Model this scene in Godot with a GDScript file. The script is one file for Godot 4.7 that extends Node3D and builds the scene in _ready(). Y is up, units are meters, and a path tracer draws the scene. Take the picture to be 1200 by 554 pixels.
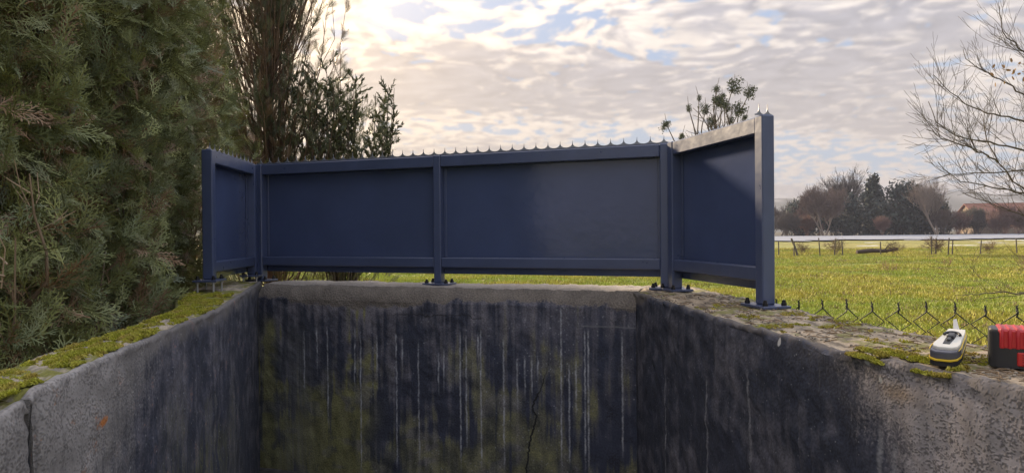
extends Node3D

const W := 1.05                       # height of the pit walls
const LEFT := [Vector2(-1.50, -4.10), Vector2(-1.42, -3.80), Vector2(-1.09, -2.55), Vector2(-0.945, -1.65), Vector2(-0.862, -1.21), Vector2(-0.66, 0)]
const BACK := [Vector2(-1.42, -3.80), Vector2(0.565, -3.12)]
const RIGHT := [Vector2(0.53, -3.45), Vector2(0.565, -3.12), Vector2(0.665, -2.2), Vector2(0.72, -1.85), Vector2(0.785, -1.52), Vector2(0.9, -1.2), Vector2(1.0, -0.9), Vector2(1.22, 0)]
const SUN_AZ := -29.0
const SUN_EL := 18.5

var used := {}
var M := {}
var rng := RandomNumberGenerator.new()
var n_lo := FastNoiseLite.new()
var n_mid := FastNoiseLite.new()
var n_hi := FastNoiseLite.new()
var n_cell := FastNoiseLite.new()
var n_spk := FastNoiseLite.new()


# ------------------------------------------------------------------ helpers
class MB:
	var v := PackedVector3Array()
	var n := PackedVector3Array()
	var t := PackedVector2Array()
	var c := PackedColorArray()
	var i := PackedInt32Array()

	func vert(p: Vector3, nn: Vector3, uv := Vector2.ZERO, col := Color.WHITE) -> int:
		v.append(p)
		n.append(nn)
		t.append(uv)
		c.append(col)
		return v.size() - 1

	func tri(a: int, b: int, d: int) -> void:
		# front faces run clockwise: turn the triangle so that it agrees with its normal
		var f := (v[b] - v[a]).cross(v[d] - v[a])
		i.append(a)
		if f.dot(n[a] + n[b] + n[d]) > 0.0:
			i.append(d)
			i.append(b)
		else:
			i.append(b)
			i.append(d)

	func poly(pts: Array, nn: Vector3, col := Color.WHITE) -> void:
		var b := v.size()
		for p in pts:
			vert(p, nn, Vector2(p.x, p.y), col)
		for k in range(1, pts.size() - 1):
			tri(b, b + k, b + k + 1)

	func mesh() -> ArrayMesh:
		var a := []
		a.resize(Mesh.ARRAY_MAX)
		a[Mesh.ARRAY_VERTEX] = v
		a[Mesh.ARRAY_NORMAL] = n
		a[Mesh.ARRAY_TEX_UV] = t
		a[Mesh.ARRAY_COLOR] = c
		a[Mesh.ARRAY_INDEX] = i
		var m := ArrayMesh.new()
		m.add_surface_from_arrays(Mesh.PRIMITIVE_TRIANGLES, a)
		return m

	# a box with chamfered edges
	func box(at: Vector3, size: Vector3, bev := 0.002, b := Basis.IDENTITY, col := Color.WHITE) -> void:
		var h := size * 0.5
		var ax := [Vector3.RIGHT, Vector3.UP, Vector3.BACK]
		for k in 3:
			var u: Vector3 = ax[(k + 1) % 3]
			var w: Vector3 = ax[(k + 2) % 3]
			var hk: float = h[k]
			var hu: float = h[(k + 1) % 3] - bev
			var hw: float = h[(k + 2) % 3] - bev
			for s in [-1.0, 1.0]:
				var o: Vector3 = ax[k] * hk * s
				poly([at + b * (o - u * hu - w * hw), at + b * (o + u * hu - w * hw), at + b * (o + u * hu + w * hw), at + b * (o - u * hu + w * hw)], b * (ax[k] * s), col)
			# the four edges that run along axis k
			for su in [-1.0, 1.0]:
				for sw in [-1.0, 1.0]:
					var nn: Vector3 = (u * su + w * sw).normalized()
					var e1: Vector3 = u * su * (hu + bev) + w * sw * hw
					var e2: Vector3 = u * su * hu + w * sw * (hw + bev)
					var l: Vector3 = ax[k] * (hk - bev)
					poly([at + b * (e1 - l), at + b * (e1 + l), at + b * (e2 + l), at + b * (e2 - l)], b * nn, col)
		for sx in [-1.0, 1.0]:
			for sy in [-1.0, 1.0]:
				for sz in [-1.0, 1.0]:
					var s3 := Vector3(sx, sy, sz)
					var inner := h - Vector3.ONE * bev
					poly([at + b * (s3 * (inner + Vector3(bev, 0, 0))), at + b * (s3 * (inner + Vector3(0, bev, 0))), at + b * (s3 * (inner + Vector3(0, 0, bev)))], b * s3.normalized(), col)

	# a round tube along points
	func tube(pts: Array, rad: Array, sides := 6, col := Color.WHITE, cap := true) -> void:
		var base := v.size()
		var side := Vector3.UP
		for k in pts.size():
			var d: Vector3 = (pts[mini(k + 1, pts.size() - 1)] - pts[maxi(k - 1, 0)]).normalized()
			if absf(side.dot(d)) > 0.95 or k == 0:
				side = d.cross(Vector3.RIGHT if absf(d.x) < 0.8 else Vector3.UP).normalized()
			side = (side - d * side.dot(d)).normalized()
			var other := d.cross(side)
			for s in sides:
				var a := TAU * s / sides
				var nn := side * cos(a) + other * sin(a)
				vert(pts[k] + nn * rad[k], nn, Vector2(float(s) / sides, k), col)
		for k in pts.size() - 1:
			for s in sides:
				var a := base + k * sides + s
				var b := base + k * sides + (s + 1) % sides
				tri(a, b, a + sides)
				tri(b, b + sides, a + sides)
		if cap:
			for e in [0, pts.size() - 1]:
				var dd: Vector3 = (pts[1] - pts[0]) if e == 0 else (pts[e] - pts[e - 1])
				dd = (-dd if e == 0 else dd).normalized()
				var ring := []
				for s in sides:
					ring.append(v[base + e * sides + s])
				poly(ring, dd, col)

	# a flat sliver from a to b that tapers, lying in a plane whose normal is nn
	func sliver(a: Vector3, b: Vector3, w0: float, w1: float, nn: Vector3, ca: Color, cb: Color) -> void:
		var s := (b - a).cross(nn).normalized()
		var k := v.size()
		vert(a - s * w0, nn, Vector2(0, 0), ca)
		vert(a + s * w0, nn, Vector2(1, 0), ca)
		var m := a.lerp(b, 0.6)
		vert(m - s * w1, nn, Vector2(0, 0.6), ca.lerp(cb, 0.6))
		vert(m + s * w1, nn, Vector2(1, 0.6), ca.lerp(cb, 0.6))
		vert(b, nn, Vector2(0.5, 1), cb)
		tri(k, k + 1, k + 2)
		tri(k + 1, k + 3, k + 2)
		tri(k + 2, k + 3, k + 4)


func numbered(called: String) -> String:
	if not used.has(called):
		used[called] = 0
		return called
	used[called] += 1
	return "%s_%03d" % [called, used[called]]


func tag(o: Node, label: String, category: String, group := "", kind := "") -> Node:
	if label:
		o.set_meta("label", label)
	if category:
		o.set_meta("category", category)
	if group:
		o.set_meta("group", group)
	if kind:
		o.set_meta("kind", kind)
	return o


func thing(called: String, label: String, category: String, at := Vector3.ZERO, group := "") -> Node3D:
	var o := Node3D.new()
	o.name = numbered(called)
	add_child(o)
	o.position = at
	tag(o, label, category, group)
	return o


func part(called: String, m: Mesh, mat: Material, parent: Node, at := Vector3.ZERO) -> MeshInstance3D:
	var o := MeshInstance3D.new()
	o.mesh = m
	o.material_override = mat
	if parent == self:
		o.name = numbered(called)
		add_child(o)
	else:
		var k := 0
		var nm := called
		while parent.has_node(NodePath(nm)):
			k += 1
			nm = "%s_%03d" % [called, k]
		o.name = nm
		parent.add_child(o)
	o.position = at
	return o


func many(called: String, m: Mesh, mat: Material, where: Array, tints: Array, parent: Node) -> MultiMeshInstance3D:
	var mm := MultiMesh.new()
	mm.transform_format = MultiMesh.TRANSFORM_3D
	mm.use_colors = true
	mm.mesh = m
	mm.instance_count = where.size()
	for k in where.size():
		mm.set_instance_transform(k, where[k])
		mm.set_instance_color(k, tints[k])
	var o := MultiMeshInstance3D.new()
	o.multimesh = mm
	o.material_override = mat
	var k2 := 0
	var nm := called
	while parent != self and parent.has_node(NodePath(nm)):
		k2 += 1
		nm = "%s_%03d" % [called, k2]
	o.name = numbered(called) if parent == self else nm
	parent.add_child(o)
	o.set_meta("kind", "stuff")
	return o


func lin(r: float, g: float, b: float) -> Color:      # a material colour from linear values
	return Color(r, g, b).linear_to_srgb()


func flat(r: float, g: float, b: float, rough := 0.8, metal := 0.0) -> StandardMaterial3D:
	var m := StandardMaterial3D.new()
	m.albedo_color = lin(r, g, b)
	m.roughness = rough
	m.metallic = metal
	return m


func vcol(rough := 0.8, back := 0.0) -> StandardMaterial3D:
	var m := StandardMaterial3D.new()
	m.vertex_color_use_as_albedo = true
	m.roughness = rough
	if back > 0.0:
		m.backlight_enabled = true
		m.backlight = Color(back, back, back)
	return m


func noise(freq: float, seed_: int, octaves := 4) -> FastNoiseLite:
	var n := FastNoiseLite.new()
	n.noise_type = FastNoiseLite.TYPE_SIMPLEX_SMOOTH
	n.seed = seed_
	n.frequency = freq
	n.fractal_octaves = octaves
	return n


func noise_tex(n: FastNoiseLite, size: int, lo: Color, hi: Color, normal := false, bump := 4.0) -> NoiseTexture2D:
	var t := NoiseTexture2D.new()
	t.width = size
	t.height = size
	t.seamless = true
	t.noise = n
	t.generate_mipmaps = false
	if normal:
		t.as_normal_map = true
		t.bump_strength = bump
	else:
		var g := Gradient.new()
		g.set_color(0, lo)
		g.set_color(1, hi)
		t.color_ramp = g
	return t


func rough_mat(m: StandardMaterial3D, n: FastNoiseLite, scale: float, strength: float, lo := 0.7) -> StandardMaterial3D:
	# grain and fine relief, laid over a plain material by world position
	m.uv1_triplanar = true
	m.uv1_world_triplanar = true
	m.uv1_scale = Vector3.ONE * scale
	m.albedo_texture = noise_tex(n, 256, Color(lo, lo, lo), Color.WHITE)
	m.normal_enabled = true
	m.normal_texture = noise_tex(n, 256, Color.BLACK, Color.WHITE, true, 4.0)
	m.normal_scale = strength
	return m


func sstep(a: float, b: float, x: float) -> float:
	var k := clampf((x - a) / (b - a), 0.0, 1.0)
	return k * k * (3.0 - 2.0 * k)


# ------------------------------------------------------------------ sky
var sk_a := FastNoiseLite.new()
var sk_b := FastNoiseLite.new()
var sk_c := FastNoiseLite.new()


func sky_at(d: Vector3) -> Color:
	var y := maxf(d.y, 0.0)
	var h := y + 0.075
	var px := d.x / h
	var pz := d.z / h
	var wx := sk_a.get_noise_2d(px * 3.0, pz * 3.0) * 0.35
	var wz := sk_a.get_noise_2d(px * 3.0 + 40.0, pz * 3.0) * 0.35
	var large := sk_a.get_noise_2d(px + 7.0, pz * 1.2 + 3.0)
	var fine := sk_b.get_noise_2d(px * 3.2 + wx * 1.2, pz * 2.5 + wz * 1.2)
	var wisp := sk_c.get_noise_2d(px * 2.6 + wx * 2.0, pz * 3.0 + wz)
	var low := sstep(0.36, 0.02, y)                        # towards the horizon the layers close up
	var dens := 0.42 + large * 1.1 + fine * 1.15 + wisp * 0.5 + low * 0.14
	var cover := sstep(0.0, 0.42, dens)
	var puff := clampf(fine * 1.3 + wisp * 0.6, -1.0, 1.0) * (1.0 - low * 0.55)
	var thick := sstep(0.30, 1.15, 0.42 + large * 1.5 + fine * 0.55 - wisp * 0.75 + low * 0.1)
	var sun := Vector3(sin(deg_to_rad(SUN_AZ)) * cos(deg_to_rad(SUN_EL)), sin(deg_to_rad(SUN_EL)), -cos(deg_to_rad(SUN_AZ)) * cos(deg_to_rad(SUN_EL)))
	var ang := rad_to_deg(acos(clampf(d.dot(sun), -1.0, 1.0)))
	var glow := exp(-ang * ang / (21.0 * 21.0))
	var wide := exp(-ang / 32.0)
	var blue := Vector3(0.30, 0.375, 0.52).lerp(Vector3(0.52, 0.56, 0.62), low)
	var lit := Vector3(0.645, 0.600, 0.580).lerp(Vector3(0.95, 0.78, 0.60), wide)
	var dark := Vector3(0.235, 0.245, 0.300).lerp(Vector3(0.44, 0.385, 0.36), wide)
	var cl := lit.lerp(dark, thick * (0.85 - 0.30 * low))
	cl *= 1.0 + 0.21 * puff
	cl = cl.lerp(Vector3(0.80, 0.66, 0.54), low * 0.30)
	var c := blue.lerp(cl, cover * (0.94))
	c = c + Vector3(0.64, 0.43, 0.19) * glow * (0.35 + 0.65 * (1.0 - thick * 0.6))
	# an overcast sky grows brighter towards the zenith
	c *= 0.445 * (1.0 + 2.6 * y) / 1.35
	return Color(c.x, c.y, c.z)


func make_sky() -> Image:
	for a in [[sk_a, 0.28, 3, 4], [sk_b, 1.45, 11, 5], [sk_c, 2.2, 23, 4]]:
		var n: FastNoiseLite = a[0]
		n.noise_type = FastNoiseLite.TYPE_SIMPLEX_SMOOTH
		n.frequency = a[1]
		n.seed = a[2]
		n.fractal_octaves = a[3]
	var small := Image.create_empty(768, 384, false, Image.FORMAT_RGBF)
	small.fill(Color(0.30, 0.29, 0.26))
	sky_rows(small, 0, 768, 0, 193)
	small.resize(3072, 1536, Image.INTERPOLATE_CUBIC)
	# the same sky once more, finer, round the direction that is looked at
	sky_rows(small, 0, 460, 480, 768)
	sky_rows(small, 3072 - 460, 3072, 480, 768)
	return small


func sky_rows(im: Image, x0: int, x1: int, y0: int, y1: int) -> void:
	var w := im.get_width()
	var h := im.get_height()
	for y in range(y0, y1):
		var el := PI * (0.5 - (y + 0.5) / h)
		var ce := cos(el)
		var se := sin(el)
		for x in range(x0, x1):
			var az := TAU * (x + 0.5) / w
			im.set_pixel(x, y, sky_at(Vector3(sin(az) * ce, se, -cos(az) * ce)))


# ------------------------------------------------------------------ pit walls
const SW := 1.5      # metres of wall surface in a texture, from the outer top edge over the top and down the face
const STREAKS := [[0.383, .233, .486], [.448, .23, .758], [.616, .224, .563], [.652, .245, .984], [.863, .237, .962], [.898, .257, .455], [.99, .275, .909], [1.104, .335, .551], [1.133, .312, .527], [1.222, .222, .923], [1.254, .242, .817], [1.318, .218, .388], [1.332, .197, .911], [1.452, .255, .898], [1.522, .335, .604], [1.561, .332, .539], [1.596, .331, .537], [1.626, .309, .452], [1.742, .08, .868], [1.781, .353, .847], [1.814, .327, .601], [1.857, .189, .855], [1.873, .188, .854], [2.033, .19, .781], [0.30, .25, .6], [0.75, .26, .5]]
const CRACK := [Vector2(1.691, .102), Vector2(1.686, .24), Vector2(1.681, .367), Vector2(1.66, .44), Vector2(1.633, .513), Vector2(1.605, .56), Vector2(1.598, .598), Vector2(1.617, .625), Vector2(1.614, .658), Vector2(1.59, .72), Vector2(1.579, .785), Vector2(1.565, .886), Vector2(1.57, 1.0)]


func seg_dist(p: Vector2, pts: Array) -> Vector2:      # (distance, how far along)
	var best := Vector2(9, 0)
	for k in pts.size() - 1:
		var q := Geometry2D.get_closest_point_to_segment(p, pts[k], pts[k + 1])
		var dd := p.distance_to(q)
		if dd < best.x:
			best = Vector2(dd, (k + 0.5) / (pts.size() - 1))
	return best


# colour (linear) and height of a wall's surface: u metres along it, v metres below its inner top edge (below zero: on the top)
func wall_look(kind: int, u: float, v: float) -> Array:
	var lo := n_lo.get_noise_2d(u + kind * 37.0, v)
	var mid := n_mid.get_noise_2d(u + kind * 11.0, v)
	var hi := n_hi.get_noise_2d(u + kind * 5.0, v) * 0.85 + n_spk.get_noise_2d(u + kind * 3.0, v) * 0.28
	var runs := n_mid.get_noise_2d(u * 2.2 + kind * 17.0, v * 0.10)       # stains that run down
	var runs2 := n_mid.get_noise_2d(u * 7.0 + kind * 7.0, v * 0.16 + 30.0)
	var c := Vector3(0.26, 0.235, 0.215) * (1.0 + 0.30 * mid + 0.45 * hi + 0.2 * lo)
	var hgt := 0.5 + 0.22 * mid + 0.22 * hi
	var pit := sstep(0.10, 0.55, n_spk.get_noise_2d(u + 9.0, v) * 0.62 + 0.75 * hi + 0.6 * mid)
	var dark := Vector3(0.028, 0.032, 0.052) * (1.0 + 0.7 * hi + 0.35 * mid)
	var grey := Vector3(0.150, 0.140, 0.160) * (1.0 + 0.6 * hi + 0.2 * mid)
	if v < 0.0:
		# the top: weathered, with moss and grit
		var band := n_mid.get_noise_2d(u * 0.7, v * 3.0)
		c = Vector3(0.33, 0.265, 0.19) * (1.0 + 0.6 * hi + 0.45 * band)
		c = c.lerp(Vector3(0.085, 0.07, 0.05), sstep(0.05, 0.4, -band + hi * 0.7) * 0.75)
		var mossy := 0.0
		if kind == 0:
			mossy = sstep(-0.05, 0.28, mid * 0.8 + lo + 0.16)
			c = c.lerp(Vector3(0.30, 0.28, 0.25), 0.3)
		elif kind == 2:
			mossy = sstep(0.12, 0.42, mid * 0.9 + lo * 0.8) * 0.75
		else:
			c = Vector3(0.30, 0.265, 0.235) * (1.0 + 0.4 * hi)
		c = c.lerp(Vector3(0.155, 0.15, 0.025) * (1.0 + 0.5 * hi), mossy)
		return [c, 0.5 + 0.3 * hi + 0.2 * band]
	if kind == 1:
		# end wall: bare band under the edge, dark algae below, green towards the floor
		var edge := 0.098 + 0.03 * lo + 0.022 * mid + 0.012 * hi + 0.02 * sin(u * 3.0)
		var band_c := Vector3(0.135, 0.115, 0.098) * (1.0 + 0.55 * hi + 0.3 * mid)
		var s := sstep(-0.006, 0.010, v - edge)
		var body := dark.lerp(grey, clampf(0.22 + 1.0 * runs + 0.8 * lo + 0.5 * mid + 0.30 * sstep(0.32, 0.14, v), 0.0, 1.0))
		body = body.lerp(Vector3(0.026, 0.032, 0.058), sstep(1.1, 1.9, u) * 0.5 * sstep(-0.3, 0.3, mid + 0.2))
		var green := sstep(0.0, 0.45, v * 1.15 - 0.62 + lo * 0.9 + runs * 0.65 + 0.25 * exp(-pow((u - 1.35) / 0.3, 2.0)))
		green = maxf(green, sstep(0.15, 0.3, v) * exp(-pow((u - 0.07) / 0.045, 2.0)) * (0.75 + 0.3 * runs2))
		green = maxf(green, sstep(0.30, 0.55, v + 0.4 * lo) * exp(-pow((u - 0.36) / 0.08, 2.0)) * 0.8)
		green = maxf(green, sstep(0.40, 0.65, v + 0.3 * mid) * exp(-pow((u - 0.62) / 0.11, 2.0)) * 0.8)
		green *= 1.0 - 0.55 * sstep(0.05, 0.35, n_lo.get_noise_2d(u * 1.6 + 9.0, v * 2.5))
		green *= lerpf(1.5, 0.62, sstep(0.4, 0.95, u)) * (0.75 + 0.5 * mid)
		body = body.lerp(Vector3(0.150, 0.145, 0.045) * (1.0 + 0.7 * hi + 0.4 * mid), clampf(green, 0.0, 0.8))
		var pale := sstep(0.12, 0.4, v) * exp(-pow((u - 0.24) / 0.12, 2.0)) * (0.4 + 0.4 * runs2)
		body = body.lerp(Vector3(0.13, 0.13, 0.125), clampf(pale, 0.0, 0.6))
		# lime runs
		for st in STREAKS:
			var w: float = absf(u - st[0] - 0.003 * n_mid.get_noise_2d(v * 3.0, st[0] * 50.0))
			if w < 0.012:
				var e: float = sstep(st[1], st[1] + 0.05, v + 0.01 * mid) * sstep(st[2] + 0.04, st[2] - 0.10, v)
				var a: float = sstep(0.0062, 0.0015, w) * e * clampf(0.62 + 0.7 * n_mid.get_noise_2d(st[0] * 31.0, v * 2.0) + 0.35 * hi, 0.1, 1.0)
				body = body.lerp(Vector3(0.36, 0.365, 0.39), a * 0.85)
				hgt += a * 0.15
		# lichen dots
		var dots := n_cell.get_noise_2d(u * 0.42 + 3.0, v * 0.42)
		if dots < -0.88 and u > 0.7 and lo + mid > 0.05:
			body = body.lerp(Vector3(0.26, 0.27, 0.28), sstep(-0.88, -0.95, dots) * (0.45 + 0.5 * hi))
		body *= 1.15
		c = band_c.lerp(body, s)
		hgt = lerpf(hgt + 0.35 * hi, hgt - 0.12, s)
		# faint shuttering line
		var joint := sstep(0.006, 0.001, absf(v - 0.185 - 0.01 * lo - 0.004 * mid)) * sstep(1.80, 1.86, u)
		c = c.lerp(Vector3(0.20, 0.20, 0.21), joint * 0.5)
		var hair := sstep(0.004, 0.001, absf(v - 0.165 - 0.02 * mid - 0.02 * lo)) * sstep(0.80, 0.88, u) * sstep(1.4, 1.3, u)
		c = c.lerp(Vector3(0.015, 0.015, 0.018), hair * 0.8)
		var cr := seg_dist(Vector2(u + 0.006 * n_hi.get_noise_2d(v * 0.5, 3.0), v + 0.004 * hi), CRACK)
		var wide := lerpf(0.0010, 0.0058, sstep(0.1, 0.45, cr.y))
		var cc := sstep(wide, wide * 0.5, cr.x) * lerpf(0.5, 1.0, sstep(0.1, 0.4, cr.y))
		c = c.lerp(Vector3(0.008, 0.008, 0.009), cc)
		hgt -= cc * 1.2
	elif kind == 2:
		# right wall: dark far part, pale pitted near part
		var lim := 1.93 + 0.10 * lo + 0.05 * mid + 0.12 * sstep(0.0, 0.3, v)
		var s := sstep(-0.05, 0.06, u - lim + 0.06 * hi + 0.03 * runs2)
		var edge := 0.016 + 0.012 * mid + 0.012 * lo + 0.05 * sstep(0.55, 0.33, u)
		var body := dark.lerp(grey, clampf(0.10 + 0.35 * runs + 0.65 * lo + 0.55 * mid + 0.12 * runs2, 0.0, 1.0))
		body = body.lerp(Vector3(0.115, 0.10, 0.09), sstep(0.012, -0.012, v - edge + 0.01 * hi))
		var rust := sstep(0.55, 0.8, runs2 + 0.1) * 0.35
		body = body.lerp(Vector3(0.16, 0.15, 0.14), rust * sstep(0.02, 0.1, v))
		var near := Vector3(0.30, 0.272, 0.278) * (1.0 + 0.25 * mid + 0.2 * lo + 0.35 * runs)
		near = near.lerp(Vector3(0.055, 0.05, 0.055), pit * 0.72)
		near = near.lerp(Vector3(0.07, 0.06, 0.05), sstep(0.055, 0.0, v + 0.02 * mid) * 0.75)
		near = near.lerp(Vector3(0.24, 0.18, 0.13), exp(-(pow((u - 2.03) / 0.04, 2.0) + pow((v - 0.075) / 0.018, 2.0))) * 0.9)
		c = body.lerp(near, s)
		# lime runs at the change
		for st in [[1.985, 0.14, 0.5], [2.02, 0.16, 0.7], [1.15, 0.2, 0.9], [1.45, 0.12, 0.5], [0.72, 0.25, 0.9]]:
			var w: float = absf(u - st[0] - 0.03 * (v - st[1]) - 0.006 * n_mid.get_noise_2d(v * 2.0, st[0] * 9.0))
			c = c.lerp(Vector3(0.27, 0.265, 0.28), sstep(0.009, 0.001, w) * sstep(st[1], st[1] + 0.06, v) * sstep(st[2], st[2] - 0.2, v) * (0.4 + 0.5 * hi + 0.2))
		var dots := n_cell.get_noise_2d(u * 0.34 + 3.0, v * 0.34)
		c = c.lerp(Vector3(0.30, 0.30, 0.31), sstep(-0.95, -0.98, dots) * 0.7 * (1.0 - s))
		for p in [Vector3(1.948, 0.022, 0.009), Vector3(1.985, 0.056, 0.007), Vector3(1.62, 0.03, 0.008), Vector3(1.965, 0.015, 0.004)]:
			c = c.lerp(Vector3(0.42, 0.42, 0.42), sstep(1.0, 0.7, Vector2((u - p.x), (v - p.y) * 0.75).length() / p.z + 0.4 * mid))
		hgt -= pit * 0.5 * s
	else:
		# left wall: dark far part, pale near part, green low down
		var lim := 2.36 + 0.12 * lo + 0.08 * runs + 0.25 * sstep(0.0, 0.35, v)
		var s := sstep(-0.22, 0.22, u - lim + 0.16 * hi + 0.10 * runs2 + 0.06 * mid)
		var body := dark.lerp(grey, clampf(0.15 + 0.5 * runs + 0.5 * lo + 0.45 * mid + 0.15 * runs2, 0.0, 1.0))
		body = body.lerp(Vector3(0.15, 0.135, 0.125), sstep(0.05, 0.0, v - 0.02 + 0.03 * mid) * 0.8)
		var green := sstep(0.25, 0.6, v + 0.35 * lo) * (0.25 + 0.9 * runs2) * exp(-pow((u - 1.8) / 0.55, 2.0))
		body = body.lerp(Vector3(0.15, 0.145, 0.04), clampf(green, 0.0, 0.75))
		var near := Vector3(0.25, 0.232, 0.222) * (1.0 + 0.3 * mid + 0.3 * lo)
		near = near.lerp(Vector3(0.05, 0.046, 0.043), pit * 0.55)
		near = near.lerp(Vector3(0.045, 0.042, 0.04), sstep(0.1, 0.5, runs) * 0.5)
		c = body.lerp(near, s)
		var lichen := exp(-(pow((u - 2.63) / 0.022, 2.0) + pow((v - 0.148) / 0.012, 2.0)))
		c = c.lerp(Vector3(0.42, 0.15, 0.035), sstep(0.25, 0.7, lichen + 0.5 * mid + 0.3 * hi))
		var dots := n_cell.get_noise_2d(u * 0.34 + 3.0, v * 0.34)
		c = c.lerp(Vector3(0.32, 0.32, 0.31), sstep(-0.94, -0.98, dots) * 0.8)
		hgt -= pit * 0.5 * s
	return [c, hgt]


func wall_material(kind: int, length: float, thick: float, w: int, h: int) -> StandardMaterial3D:
	var chunks := 16
	var col := []
	var hgt := []
	col.resize(chunks)
	hgt.resize(chunks)
	var rows := h / chunks
	var job := func(k: int) -> void:
		var a := PackedByteArray()
		var b := PackedByteArray()
		a.resize(rows * w * 3)
		b.resize(rows * w)
		var at := 0
		for y in rows:
			var v := (k * rows + y + 0.5) / h * SW - thick
			for x in w:
				var r := wall_look(kind, (x + 0.5) / w * length, v)
				var q: Vector3 = r[0]
				a[at * 3] = int(255.0 * pow(clampf(q.x, 0.0, 1.0), 0.4545))
				a[at * 3 + 1] = int(255.0 * pow(clampf(q.y, 0.0, 1.0), 0.4545))
				a[at * 3 + 2] = int(255.0 * pow(clampf(q.z, 0.0, 1.0), 0.4545))
				b[at] = int(255.0 * clampf(r[1], 0.0, 1.0))
				at += 1
		col[k] = a
		hgt[k] = b
	var id := WorkerThreadPool.add_group_task(job, chunks)
	WorkerThreadPool.wait_for_group_task_completion(id)
	var ca := PackedByteArray()
	var ha := PackedByteArray()
	for k in chunks:
		ca.append_array(col[k])
		ha.append_array(hgt[k])
	var m := StandardMaterial3D.new()
	m.albedo_texture = ImageTexture.create_from_image(Image.create_from_data(w, h, false, Image.FORMAT_RGB8, ca))
	m.roughness = 0.93
	m.heightmap_enabled = true
	m.heightmap_texture = ImageTexture.create_from_image(Image.create_from_data(w, h, false, Image.FORMAT_L8, ha))
	m.heightmap_scale = 0.28
	return m


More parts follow.
